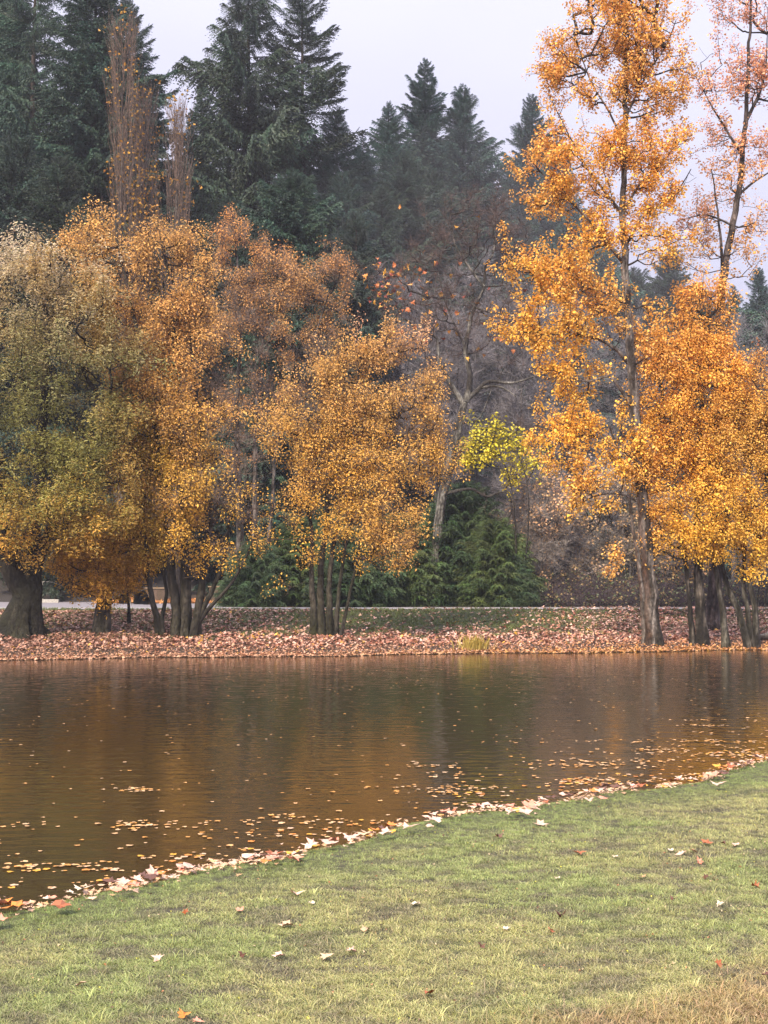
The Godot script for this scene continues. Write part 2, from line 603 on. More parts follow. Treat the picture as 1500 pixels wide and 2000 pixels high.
func drop(px: float, d: float, size: float, kind: int, mat: String, label: String, group: String, tilt: float, called := "fallen_leaf", lift := 0.012) -> void:
	var p := on(px, d)
	p.y = maxf(p.y, 0.0) + lift
	var o := MeshInstance3D.new()
	o.name = numbered(called)
	o.mesh = G.fallen[kind]
	o.material_override = M[mat]
	o.transform = Transform3D((Basis(Vector3.UP, rnd(0, TAU)) * Basis(Vector3.RIGHT, rng.randfn() * tilt)).scaled(Vector3.ONE * size), p)
	add_child(o)
	o.set_meta("label", label)
	o.set_meta("category", "leaf")
	if group != "":
		o.set_meta("group", group)

# ---------------------------------------------------------------- materials
func grain(freq: float, lo: float, hi: float, sd: int, oct := 4, side := 512) -> NoiseTexture2D:
	var f := FastNoiseLite.new()
	f.seed = sd
	f.frequency = freq
	f.fractal_octaves = oct
	var t := NoiseTexture2D.new()
	t.noise = f
	t.width = side
	t.height = side
	t.seamless = true
	var g := Gradient.new()
	g.set_color(0, Color(lo, lo, lo))
	g.set_color(1, Color(hi, hi, hi))
	t.color_ramp = g
	return t

func relief(freq: float, strength: float, sd: int, oct := 4, side := 512) -> NoiseTexture2D:
	var f := FastNoiseLite.new()
	f.seed = sd
	f.frequency = freq
	f.fractal_octaves = oct
	var t := NoiseTexture2D.new()
	t.noise = f
	t.width = side
	t.height = side
	t.seamless = true
	t.as_normal_map = true
	t.bump_strength = strength
	return t

func tinted(rough: float, scale: Vector3, tex: Texture2D, nrm: Texture2D, ns: float) -> StandardMaterial3D:
	var m := StandardMaterial3D.new()
	m.vertex_color_use_as_albedo = true
	m.roughness = rough
	m.uv1_triplanar = true
	m.uv1_world_triplanar = true
	m.uv1_scale = scale
	m.albedo_texture = tex
	if nrm:
		m.normal_enabled = true
		m.normal_texture = nrm
		m.normal_scale = ns
	return m

func flat_mat(c: Color, rough: float) -> StandardMaterial3D:
	var m := StandardMaterial3D.new()
	m.vertex_color_use_as_albedo = true
	m.albedo_color = c
	m.roughness = rough
	return m

func materials() -> void:
	M.bark = tinted(0.9, Vector3(0.9, 0.3, 0.9), grain(0.03, 0.3, 1.0, 3), relief(0.03, 9.0, 4), 0.9)
	M.ground = tinted(0.95, Vector3(1.4, 1.4, 1.4), grain(0.02, 0.5, 1.0, 7, 5), relief(0.04, 7.0, 8, 5), 0.8)
	var leaf := flat_mat(Color.WHITE, 0.55)
	leaf.backlight_enabled = true
	leaf.backlight = Color(0.7, 0.7, 0.7)
	M.leaf = leaf
	M.needle = flat_mat(Color.WHITE, 0.6)
	M.twig = flat_mat(Color.WHITE, 0.85)
	var gr := flat_mat(Color.WHITE, 0.5)
	gr.backlight_enabled = true
	gr.backlight = Color(0.5, 0.5, 0.5)
	M.grass = gr
	M.litter = flat_mat(Color.WHITE, 0.55)
	M.asphalt = tinted(0.85, Vector3(0.9, 0.9, 0.9), grain(0.06, 0.75, 1.0, 21, 5), relief(0.12, 4.0, 22), 0.5)
	M.rock = tinted(0.85, Vector3(1.5, 1.5, 1.5), grain(0.02, 0.7, 1.0, 31), relief(0.03, 8.0, 32), 0.8)
	M.wood = tinted(0.85, Vector3(3.0, 0.8, 3.0), grain(0.03, 0.6, 1.0, 41), relief(0.05, 5.0, 42), 0.5)
	var w := StandardMaterial3D.new()
	w.albedo_color = Color(0.036, 0.025, 0.012).linear_to_srgb()
	w.roughness = 1.0
	w.roughness_texture = grain(0.0035, 0.01, 0.09, 55, 3, 1024)
	w.metallic_specular = 0.52
	w.normal_enabled = true
	w.normal_texture = relief(0.025, 2.4, 51, 3, 2048)
	w.normal_scale = 0.26
	M.water = w
	var lc := {"l_pink": Color(0.62, 0.40, 0.33), "l_rust": Color(0.33, 0.10, 0.035), "l_tan": Color(0.56, 0.38, 0.25), "l_brown": Color(0.11, 0.045, 0.028), "l_orange": Color(0.55, 0.20, 0.03), "l_gold": Color(0.62, 0.32, 0.03), "l_salmon": Color(0.62, 0.25, 0.17), "l_cream": Color(0.68, 0.55, 0.42)}
	for k in lc:
		M[k] = leaf_mat(lc[k])
	var tw := Color(0.10, 0.06, 0.04)
	G.small = make_sprig(17, 0.051, 0.62, 0.26, 11, tw)
	G.mid = make_sprig(13, 0.073, 0.70, 0.28, 12, tw)
	G.large = make_sprig(8, 0.115, 0.80, 0.31, 13, tw)
	G.willow = make_sprig(16, 0.078, 0.36, 0.29, 14, tw)
	G.sparse = make_sprig(4, 0.13, 0.75, 0.30, 15, tw)
	G.twigs = make_twigs(9, 0.55, 0.0045, 16)
	G.bough = make_bough(21, 0.55, 0.10, 1.0)
	G.droop = make_bough(22, 1.15, 0.16, 1.0)
	G.stiff = make_bough(23, 0.15, 0.22, 0.95)
	G.cedar = make_bough(24, 0.9, -0.22, 1.25)
	G.fallen = []
	for k in 8:
		G.fallen.append(make_fallen(60 + k, k % 4 != 3, [0.25, 0.7, 1.1, 0.35, 0.1, 0.5, 0.9, 0.15][k]))

# ---------------------------------------------------------------- build
func _ready() -> void:
	rng.seed = 5
	n_patch.seed = 4; n_patch.frequency = 0.11; n_patch.fractal_octaves = 4
	n_fine.seed = 9; n_fine.frequency = 0.03
	n_clump.seed = 14; n_clump.frequency = 0.055; n_clump.fractal_octaves = 3
	var cam := Camera3D.new()
	cam.name = "camera"
	cam.position = Vector3(0, EYE, 0)
	cam.rotation.x = PITCH
	cam.fov = rad_to_deg(2.0 * atan(1000.0 / FOCAL))
	cam.near = 0.1
	cam.far = 1500.0
	add_child(cam)
	cam.current = true
	var world := WorldEnvironment.new()
	world.name = "world"
	var env := Environment.new()
	env.background_mode = Environment.BG_SKY
	env.tonemap_mode = Environment.TONE_MAPPER_LINEAR
	env.tonemap_exposure = 1.62
	env.sdfgi_enabled = true
	env.ssao_enabled = true
	env.ssil_enabled = true
	env.volumetric_fog_enabled = true
	env.volumetric_fog_density = 0.0
	env.fog_enabled = true
	env.fog_density = 0.00055
	env.fog_light_color = Color(0.86, 0.87, 0.95)
	var sky := Sky.new()
	var pano := PanoramaSkyMaterial.new()
	pano.panorama = ImageTexture.create_from_image(sky_image())
	sky.sky_material = pano
	env.sky = sky
	world.environment = env
	add_child(world)
	var sun := DirectionalLight3D.new()
	sun.name = "sun"
	sun.light_energy = 1.5
	sun.light_color = Color(1.0, 0.92, 0.8)
	sun.light_angular_distance = 12.0
	sun.shadow_enabled = true
	sun.rotation_degrees = Vector3(-42, -26, 0)
	add_child(sun)

	materials()
	ground()
	far_side()
	golden_trees()
	shrubs()
	forest()
	near_grass()
	litter()
	leaves()

func sky_image() -> Image:                                    # an overcast sky, brightest overhead, with soft cloud mottling
	var img := Image.create(512, 256, false, Image.FORMAT_RGBF)
	var nz := FastNoiseLite.new()
	nz.seed = 77
	nz.frequency = 0.9
	nz.fractal_octaves = 4
	for y in 256:
		var e := PI * (0.5 - (y + 0.5) / 256.0)
		var se := maxf(sin(e), 0.0)
		for x in 512:
			var a := TAU * x / 512.0
			var k := nz.get_noise_3d(cos(a) * cos(e) * 2.0, sin(e) * 6.0, sin(a) * cos(e) * 2.0)
			var l := 0.41 * (1.0 + 3.1 * se * se) * (1.0 + 0.11 * k)
			img.set_pixel(x, y, Color(l * 0.985, l * 0.985, l * (1.30 - 0.2 * se)))
	return img

# ---------------------------------------------------------------- ground and water
func steps(a: float, b: float, f0: float, f1: float, fine: float) -> PackedFloat32Array:
	var o := PackedFloat32Array()
	var x := f0
	var left := PackedFloat32Array()
	var s := fine
	while x > a:
		s *= 1.22
		x -= s
		left.append(x)
	for i in range(left.size() - 1, -1, -1):
		o.append(left[i])
	x = f0
	while x < f1:
		o.append(x)
		x += fine
	s = fine
	while x < b:
		o.append(x)
		s *= 1.22
		x += s
	o.append(x)
	return o

func ground_colour(x: float, d: float) -> Color:
	var tn := near_shore(x) - d
	var p := n_patch.get_noise_2d(x * 14.0, d * 14.0)
	if tn > -0.3:
		var c := Color(0.085, 0.075, 0.045).lerp(Color(0.10, 0.115, 0.035), clampf(0.5 + 1.8 * p, 0.0, 1.0))
		return c.lerp(Color(0.10, 0.07, 0.045), smoothstep(0.5, 0.0, tn))
	var tf := d - far_shore(x)
	if tf < 0.0:
		return Color(0.035, 0.024, 0.014)
	if tf < 11.0:
		return Color(0.09, 0.052, 0.034).lerp(Color(0.055, 0.065, 0.02), smoothstep(2.5, 6.0, tf + 3.0 * p) * smoothstep(-5.0, 1.0, x) * smoothstep(9.0, 3.0, x))
	if d < 62.0 and x < -3.0:
		return Color(0.30, 0.16, 0.06).lerp(Color(0.065, 0.055, 0.055), smoothstep(-6.5, -8.5, x))
	return Color(0.055, 0.04, 0.035)

func ground() -> void:
	var xs := steps(-260.0, 260.0, -7.0, 8.0, 0.13)
	var ds := steps(-60.0, 700.0, 3.0, 16.0, 0.13)
	var far := PackedFloat32Array()
	for q in ds:
		if q < 16.5:
			far.append(q)
	var q0 := 17.0
	while q0 < 62.0:
		far.append(q0)
		q0 += 0.45
	while q0 < 420.0:
		far.append(q0)
		q0 *= 1.12
	ds = far
	var b := Buf.new()
	for d in ds:
		for x in xs:
			var h := height(x, d)
			b.v.append(Vector3(x, h, -d))
			var e := 0.08
			b.n.append(Vector3(height(x - e, d) - height(x + e, d), 2.0 * e, height(x, d + e) - height(x, d - e)).normalized())
			b.c.append(ground_colour(x, d))
	var w := xs.size()
	for j in ds.size() - 1:
		for i in w - 1:
			var p := j * w + i
			b.ix.append(p); b.ix.append(p + w); b.ix.append(p + w + 1)
			b.ix.append(p); b.ix.append(p + w + 1); b.ix.append(p + 1)
	struct("ground", b.mesh(), M.ground)
	# water: crests run across the view, so the ripple pattern is drawn out sideways
	var wb := Buf.new()
	var nx := 24
	var nd := 24
	for j in nd + 1:
		for i in nx + 1:
			var p := Vector3(lerpf(-60.0, 60.0, float(i) / nx), 0.0, -lerpf(-40.0, 60.0, float(j) / nd))
			wb.v.append(p); wb.n.append(Vector3.UP); wb.c.append(Color.WHITE)
			wb.uv.append(Vector2(p.x / 30.0, p.z / 10.0))
	for j in nd:
		for i in nx:
			var p := j * (nx + 1) + i
			wb.ix.append(p); wb.ix.append(p + nx + 1); wb.ix.append(p + nx + 2)
			wb.ix.append(p); wb.ix.append(p + nx + 2); wb.ix.append(p + 1)
	struct("water", wb.mesh(), M.water)

func strip(x0: float, x1: float, d0: float, d1: float, lift: float, col: Color, nx: int, nd: int) -> ArrayMesh:
	var b := Buf.new()
	for j in nd + 1:
		for i in nx + 1:
			var x := lerpf(x0, x1, float(i) / nx)
			var d := lerpf(d0, d1, float(j) / nd)
			b.v.append(Vector3(x, 0.84 + lift, -d)); b.n.append(Vector3.UP)
			b.c.append(col * (1.0 + 0.15 * n_patch.get_noise_2d(x * 4.0, d * 9.0)))
	for j in nd:
		for i in nx:
			var p := j * (nx + 1) + i
			b.ix.append(p); b.ix.append(p + nx + 1); b.ix.append(p + nx + 2)
			b.ix.append(p); b.ix.append(p + nx + 2); b.ix.append(p + 1)
	return b.mesh()

func block(b: Buf, c: Vector3, s: Vector3, col: Color) -> void:      # box with chamfered top edges
	var x := s.x * 0.5
	var y := s.y
	var z := s.z * 0.5
	var e := minf(0.012, minf(x, z) * 0.4)
	var lo := [Vector3(-x, 0, z), Vector3(x, 0, z), Vector3(x, 0, -z), Vector3(-x, 0, -z)]
	var up := []
	var tp := []
	for p in lo:
		up.append(p + Vector3(0, y - e, 0))
		tp.append(Vector3(p.x - signf(p.x) * e, y, p.z - signf(p.z) * e))
	for i in 4:
		var k := (i + 1) % 4
		b.quad(c + lo[i], c + up[i], c + up[k], c + lo[k], col)
		b.quad(c + up[i], c + tp[i], c + tp[k], c + up[k], col)
	b.quad(c + tp[0], c + tp[3], c + tp[2], c + tp[1], col)

func far_side() -> void:
	struct("path", strip(-60.0, 60.0, 42.0, 44.6, 0.006, Color(0.36, 0.34, 0.37), 120, 6), M.asphalt)
	struct("parking_lot", strip(-60.0, -4.6, 44.6, 55.5, 0.002, Color(0.26, 0.245, 0.28), 60, 24), M.asphalt)
	# timber retaining walls behind the lot
	for w in [[304.0, 53.5, 0.78, 0.52, "weathered brown timber wall behind the twin thin stems"], [424.0, 53.0, 0.62, 0.58, "low brown timber wall behind the leaning branch"]]:
		var base := on(w[0], w[1])
		var o := thing("timber_wall", w[4], "wall", base)
		o.rotation.y = 0.12
		rng.seed = hash(w[4])
		var k := 5
		for i in k:
			var b := Buf.new()
			block(b, Vector3.ZERO, Vector3(w[2] / k - 0.008, w[3] - rnd(0.0, 0.015), 0.05), Color(0.16, 0.115, 0.09) * rnd(0.8, 1.2))
			part("plank", b.mesh(), M.wood, o).position = Vector3((i - k * 0.5 + 0.5) * w[2] / k, 0.03, rnd(-0.004, 0.004))
		var cb := Buf.new()
		block(cb, Vector3.ZERO, Vector3(w[2] + 0.08, 0.05, 0.12), Color(0.34, 0.25, 0.16))
		part("cap_rail", cb.mesh(), M.wood, o).position = Vector3(0, w[3] + 0.032, 0)
	# pale boulders
	for q in [[276.0, 50.5, 0.26, 0.36, "larger pale boulder at the edge of the parking lot"], [291.0, 49.8, 0.2, 0.2, "smaller pale boulder beside the larger one at the lot edge"], [243.0, 51.5, 0.24, 0.2, "grey boulder half hidden behind the thin sapling"]]:
		rng.seed = hash(q[4])
		var o := MeshInstance3D.new()
		o.name = numbered("boulder")
		var b := Buf.new()
		var ph := rnd(0, 90.0)
		for i in 9:
			for j in 14:
				var a := PI * i / 8.0
				var f := TAU * j / 14.0
				var dir := Vector3(sin(a) * cos(f), cos(a), sin(a) * sin(f))
				var r := 1.0 + 0.55 * n_clump.get_noise_3dv(dir * 14.0 + Vector3(ph, 0, 0))
				b.v.append(Vector3(dir.x * q[2] * r, dir.y * q[3] * r + q[3] * 0.5, dir.z * q[2] * r))
				b.n.append(dir)
				b.c.append(Color(0.5, 0.48, 0.47))
		for i in 8:
			for j in 14:
				var p := i * 14 + j
				var s := i * 14 + (j + 1) % 14
				b.ix.append(p); b.ix.append(s); b.ix.append(s + 14)
				b.ix.append(p); b.ix.append(s + 14); b.ix.append(p + 14)
		o.mesh = b.mesh()
		o.material_override = M.rock
		o.position = on(q[0], q[1])
		add_child(o)
		o.set_meta("label", q[4]); o.set_meta("category", "boulder")
	# wheel stop and handrail near the left tree
	var ws := thing("wheel_stop", "pale concrete wheel stop on the lot right of the big left trunk", "wheel stop", on(93.0, 54.0))
	var wb := Buf.new()
	block(wb, Vector3.ZERO, Vector3(0.9, 0.13, 0.16), Color(0.55, 0.53, 0.5))
	part("bar", wb.mesh(), M.rock, ws)
	for sx in [-0.3, 0.3]:
		var pb := Buf.new()
		tube(pb, [Vector3(0, 0, 0), Vector3(0, 0.02, 0)], PackedFloat32Array([0.02, 0.02]), 8, 0.0, Color(0.2, 0.12, 0.08), Color.WHITE, 0.0)
		part("pin", pb.mesh(), M.twig, ws).position = Vector3(sx, 0.13, 0)
	var hr := thing("handrail", "thin grey metal handrail on the slope behind the big left trunk", "handrail", on(84.0, 56.5))
	for sx in [0.0, 0.42]:
		var pb := Buf.new()
		tube(pb, [Vector3(0, -0.1, 0), Vector3(0, 0.78, 0)], PackedFloat32Array([0.022, 0.022]), 8, 0.0, Color(0.3, 0.29, 0.29), Color.WHITE, 0.0)
		part("post", pb.mesh(), M.twig, hr).position = Vector3(sx, 0, 0)
	var rb := Buf.new()
	tube(rb, smooth_path([Vector3(-0.25, 0.72, 0.06), Vector3(0, 0.79, 0), Vector3(0.42, 0.77, 0), Vector3(0.8, 0.62, 0)], 0.06), taper(20, 0.022, 0.022), 8, 0.0, Color(0.3, 0.29, 0.29), Color.WHITE, 0.0)
	part("rail", rb.mesh(), M.twig, hr)
	# grey driftwood log at the right
	rng.seed = 404
	var lg := thing("log", "bleached grey log lying on the bank at the right edge", "log", on(1470.0, 35.2))
	var lb := Buf.new()
	var lp := smooth_path([Vector3(-0.15, 0.06, 0.1), Vector3(0.25, 0.15, 0), Vector3(0.9, 0.2, -0.1), Vector3(1.7, 0.22, -0.2)], 0.1)
	tube(lb, lp, taper(lp.size(), 0.06, 0.15), 12, 0.12, Color(0.14, 0.12, 0.11), Color(0.34, 0.31, 0.29), 0.0)
	part("trunk", lb.mesh(), M.bark, lg)
	# yellow-green tuft at the water's edge
	var tf := thing("grass_clump", "yellowish grass clump at the far water's edge", "grass clump", on(928.0, 32.9))
	var tb := Buf.new()
	for i in 160:
		var p := Vector3(rng.randfn() * 0.16, 0.0, rng.randfn() * 0.1)
		var e := p + Vector3(rng.randfn() * 0.12, rnd(0.15, 0.42), rng.randfn() * 0.1)
		var s := Vector3(0.008, 0, rnd(-0.006, 0.006))
		var c := Color(0.34, 0.26, 0.06) * rnd(0.7, 1.3)
		var m := p.lerp(e, 0.5) + Vector3(0, 0.05, 0)
		tb.quad(p - s, m - s, m + s, p + s, c)
		tb.tri(m - s, e, m + s, c)
	part("blades", tb.mesh(), M.grass, tf, true)
	# small dead stem on the bank
	var ds := thing("dead_stem", "short dark dead stem standing in the leaves on the far bank", "plant", on(1160.0, 33.9))
	var db := Buf.new()
	tube(db, [Vector3(0, -0.05, 0), Vector3(0.02, 0.2, 0), Vector3(-0.03, 0.42, 0.02)], PackedFloat32Array([0.022, 0.018, 0.006]), 6, 0.0, Color(0.06, 0.035, 0.03), Color.WHITE, 0.0)
	part("stem", db.mesh(), M.bark, ds)

# ---------------------------------------------------------------- the trees along the bank
func golden_trees() -> void:
	var gold := Color(0.554, 0.320, 0.057)
	var orange := Color(0.544, 0.279, 0.089)
	tree({"px": 42.0, "d": 33.6, "called": "willow_tree", "label": "big olive green willow with silvery top and thick dark trunk at the left edge", "category": "tree",
		"stems": [[[[38, 1243], [42, 1200], [50, 1160], [28, 1120], [10, 1080], [-10, 950], [-20, 700]], 0.37, 0.06], [[[52, 1243], [60, 1190], [62, 1130], [64, 1060], [80, 900], [90, 640], [70, 520]], 0.25, 0.03], [[[66, 1243], [72, 1180], [74, 1120], [100, 1020], [170, 880], [190, 760]], 0.16, 0.03]],
		"blobs": [[50, 790, 200, 290, 0], [160, 740, 130, 210, -0.5, 1.2], [40, 600, 110, 120, 0.3, 0.9], [-90, 700, 120, 250, 0, 0.5], [190, 940, 110, 170, -0.8, 1.1], [30, 1040, 150, 80, -0.6, 1.3], [120, 1010, 110, 90, -1.0], [5, 510, 45, 55, 0.4]],
		"n": 1600, "gap": -0.14, "per": 4, "leaf": "willow", "size": 1.05, "spread": 0.26, "leafy": 9, "bf": 0.3, "up": 0.5, "bark": Color(0.012, 0.010, 0.010), "pale": Color(0.07, 0.06, 0.052), "moss": 0.7, "flare": 1.3,
		"colours": [Color(0.408, 0.236, 0.044), Color(0.19, 0.18, 0.045), Color(0.15, 0.155, 0.055), Color(0.29, 0.235, 0.13), Color(0.52, 0.46, 0.37)], "mix": Color(0.30, 0.19, 0.05), "mixing": 0.12})
	tree({"px": 200.0, "d": 34.6, "called": "small_willow_tree", "label": "short dark trunk under a low yellow green crown beside the big willow",
		"stems": [[[[196, 1240], [197, 1200], [200, 1140], [190, 1090]], 0.20, 0.05], [[[208, 1240], [212, 1180], [222, 1120], [235, 1080]], 0.12, 0.03]],
		"blobs": [[200, 1115, 92, 62, 0], [160, 1085, 60, 50, -0.4], [245, 1070, 70, 60, 0], [215, 1160, 45, 30, -0.3, 0.7]],
		"n": 520, "per": 5, "leaf": "willow", "size": 1.0, "spread": 0.28, "from": 0.6, "bark": Color(0.03, 0.024, 0.022), "pale": Color(0.17, 0.145, 0.13), "moss": 0.5, "gap": -0.25,
		"colours": [Color(0.455, 0.308, 0.050), Color(0.30, 0.2, 0.03), Color(0.2, 0.15, 0.03)], "mix": Color(0.408, 0.227, 0.033)})
	tree({"px": 253.0, "d": 36.4, "called": "sapling", "label": "thin dark sapling between the short willow and the twin stems", "stems": [[[[253, 1230], [251, 1180], [250, 1130], [255, 1040]], 0.045, 0.012]],
		"blobs": [[262, 1060, 50, 55, 0], [250, 1150, 22, 30, 0, 0.6]], "n": 130, "per": 4, "leaf": "small", "from": 0.5, "moss": 0.2, "colours": [Color(0.428, 0.269, 0.045), Color(0.455, 0.297, 0.050)], "mix": Color(0.3, 0.2, 0.03)})
	tree({"px": 317.0, "d": 34.5, "called": "twin_stem_tree", "label": "slim tree of two forked stems left of the thick many-stemmed trunk", "stems": [[[[314, 1242], [306, 1205], [295, 1160], [288, 1110], [280, 1000], [255, 880]], 0.085, 0.02], [[[320, 1240], [317, 1205], [325, 1160], [321, 1110], [335, 1000], [320, 850]], 0.06, 0.015]],
		"blobs": [[300, 1050, 75, 65, 0], [335, 960, 70, 90, -0.3], [270, 900, 70, 90, 0.2, 0.7], [300, 830, 70, 80, 0.3, 0.7]], "n": 620, "per": 4, "leaf": "small", "size": 1.2, "from": 1.3, "gap": -0.2,
		"colours": [Color(0.554, 0.367, 0.050), Color(0.495, 0.308, 0.050), Color(0.408, 0.208, 0.039)], "mix": Color(0.415, 0.284, 0.050)})
	tree({"px": 362.0, "d": 34.4, "called": "alder_tree", "label": "tall orange tree on a thick furrowed trunk with one branch leaning right", "flare": 0.9, "moss": 0.6,
		"stems": [[[[346, 1246], [345, 1190], [336, 1130], [330, 1040], [300, 800], [240, 520], [225, 430]], 0.13, 0.025], [[[362, 1250], [362, 1190], [362, 1130], [358, 1000], [350, 760], [320, 480]], 0.15, 0.03], [[[378, 1248], [386, 1190], [396, 1130], [408, 1030], [390, 840], [370, 640]], 0.12, 0.025], [[[372, 1246], [398, 1185], [420, 1140], [440, 1080], [450, 980]], 0.085, 0.025], [[[380, 1244], [388, 1215], [415, 1180], [450, 1143], [480, 1090], [500, 1040]], 0.065, 0.02]],
		"blobs": [[235, 590, 85, 95, 0.4], [320, 600, 70, 85, 0.1], [205, 500, 90, 60, 0.6, 0.9], [130, 470, 34, 30, 0.6, 0.6], [310, 490, 65, 60, 0.3, 0.8], [350, 560, 70, 100, 0, 0.7], [320, 700, 130, 140, 0], [300, 850, 110, 130, -0.4], [385, 830, 80, 130, -0.2], [385, 1010, 80, 110, -0.6, 1.1], [410, 1090, 60, 50, -0.6, 0.5], [470, 980, 70, 110, 0, 0.5]],
		"n": 1700, "per": 3, "leaf": "small", "size": 1.2, "spread": 0.2, "bf": 0.3, "up": 0.7, "from": 1.4, "gap": -0.13, "keep": -0.24, "bare": [[475, 990, 85, 130], [425, 760, 40, 60], [250, 560, 30, 40]], "twigs": 1, "twig": Color(0.15, 0.11, 0.095),
		"colours": [Color(0.574, 0.343, 0.043), Color(0.514, 0.320, 0.057), Color(0.495, 0.279, 0.083), Color(0.514, 0.297, 0.098), Color(0.495, 0.297, 0.089)], "mix": Color(0.415, 0.237, 0.074)})
	tree({"px": 640.0, "d": 34.6, "called": "alder_tree", "label": "wide orange tree on a clump of mossy stems in the middle of the bank", "moss": 0.9, "flare": 0.9,
		"stems": [[[[617, 1236], [613, 1190], [608, 1130], [608, 1040], [580, 860]], 0.09, 0.022], [[[631, 1240], [627, 1190], [626, 1120], [638, 1000], [640, 780]], 0.11, 0.025], [[[644, 1240], [643, 1180], [646, 1100], [670, 960], [705, 700]], 0.085, 0.02], [[[655, 1236], [660, 1180], [668, 1110], [690, 1000], [760, 820]], 0.06, 0.018], [[[664, 1235], [677, 1190], [692, 1120], [720, 1020], [820, 900]], 0.05, 0.015]],
		"blobs": [[625, 900, 80, 75, -0.2], [745, 905, 85, 75, -0.3], [700, 1000, 90, 60, -0.5], [690, 850, 80, 60, 0.2], [700, 790, 100, 100, 0, 1.0], [600, 830, 90, 120, 0, 0.8], [715, 690, 38, 50, 0, 0.7], [790, 720, 50, 60, 0.3, 0.6], [820, 830, 70, 110, 0.2, 0.9], [590, 980, 70, 60, -0.4, 0.5], [740, 1050, 80, 70, -0.6, 0.9], [850, 930, 45, 60, 0.1, 0.7], [620, 1070, 60, 35, -0.4, 0.3], [525, 1115, 24, 50, -0.3, 0.25]],
		"n": 1700, "per": 3, "leaf": "small", "size": 1.15, "spread": 0.2, "bf": 0.3, "up": 0.5, "from": 1.3, "gap": -0.14, "keep": -0.26, "bare": [[600, 790, 40, 60], [560, 1020, 50, 40], [790, 830, 30, 50]], "twigs": 1, "twig": Color(0.13, 0.095, 0.08),
		"colours": [Color(0.554, 0.344, 0.057), Color(0.544, 0.320, 0.057), Color(0.514, 0.308, 0.083), Color(0.544, 0.322, 0.194)], "mix": Color(0.455, 0.267, 0.074)})
	tree({"px": 480.0, "d": 46.5, "called": "birch_tree", "label": "russet tree with thin pale upright trunks behind the middle gap", "moss": 0.1, "pale": Color(0.3, 0.27, 0.26),
		"stems": [[[[470, 1180], [468, 1000], [462, 800], [470, 640], [455, 420]], 0.16, 0.02], [[[492, 1180], [498, 1000], [500, 800], [515, 660], [560, 520]], 0.13, 0.02], [[[515, 1180], [530, 1000], [545, 850], [600, 700], [640, 580]], 0.10, 0.02]],
		"blobs": [[455, 470, 42, 55, 0], [480, 530, 60, 55, 0], [560, 550, 90, 65, 0], [630, 580, 60, 80, 0.4], [520, 650, 110, 90, 0, 0.8], [450, 650, 50, 120, 0, 0.7], [560, 780, 100, 100, 0.4, 0.55], [470, 860, 80, 130, 0, 0.55], [640, 700, 50, 80, 0.3, 0.6]],
		"n": 1300, "per": 2, "leaf": "small", "size": 1.25, "spread": 0.2, "bf": 0.3, "up": 0.9, "from": 3.0, "gap": -0.12, "keep": -0.18, "bare": [[490, 930, 90, 150], [500, 720, 60, 90], [610, 700, 40, 50]],
		"colours": [Color(0.36, 0.17, 0.045), Color(0.38, 0.19, 0.05), Color(0.445, 0.255, 0.089), Color(0.495, 0.237, 0.065)], "mix": Color(0.34, 0.17, 0.06), "twigs": 2, "twig": Color(0.2, 0.15, 0.13)})
	# the bare maple
	var maple := tree({"px": 845.0, "d": 47.0, "called": "maple_tree", "label": "nearly bare crooked maple with lichen grey limbs and a few leaves left", "moss": 0.9, "bark": Color(0.06, 0.053, 0.05), "pale": Color(0.42, 0.41, 0.39), "ridge": 0.1,
		"stems": [[[[845, 1186], [850, 1100], [860, 1000], [880, 900], [896, 830], [908, 785]], 0.21, 0.12],
			[[[906, 790], [880, 750], [860, 710], [855, 670], [845, 655], [815, 645]], 0.12, 0.02, "limb"], [[[910, 785], [918, 740], [910, 690], [920, 620], [945, 560], [948, 520], [965, 490], [962, 430]], 0.12, 0.02, "limb"],
			[[[912, 780], [935, 760], [955, 745], [1000, 748], [1045, 735]], 0.10, 0.025, "limb"], [[[940, 757], [975, 755], [1010, 775]], 0.06, 0.015, "limb"], [[[928, 600], [960, 610], [1010, 612]], 0.05, 0.015, "limb"], [[[945, 560], [915, 520], [890, 480], [880, 430]], 0.06, 0.015, "limb"],
			[[[915, 690], [890, 640], [870, 590], [855, 530]], 0.05, 0.012, "limb"], [[[868, 965], [920, 955], [950, 970], [985, 960], [1000, 990], [985, 1040], [1010, 1050]], 0.07, 0.015, "limb"], [[[885, 830], [930, 820], [945, 800], [960, 760]], 0.04, 0.012, "limb"]],
		"blobs": [[800, 570, 85, 70, -0.3], [880, 500, 90, 90, 0], [960, 470, 80, 90, 0], [990, 640, 70, 90, 0], [870, 640, 90, 80, 0], [930, 400, 60, 50, 0, 0.6], [1000, 990, 60, 60, 0, 0.5], [960, 830, 70, 50, 0, 0.4]],
		"n": 900, "bf": 0.2, "up": 0.3, "from": 3.5, "gap": -0.3, "tip": 0.006, "twigs": 2, "twig": Color(0.10, 0.07, 0.065), "per": 0})
	rng.seed = 88
	var maple_leaf := make_fallen(91, true, 0.4)
	var lm := [leaf_mat(Color(0.632, 0.345, 0.045)), leaf_mat(Color(0.514, 0.166, 0.050)), leaf_mat(Color(0.3, 0.06, 0.035)), leaf_mat(Color(0.544, 0.237, 0.050))]
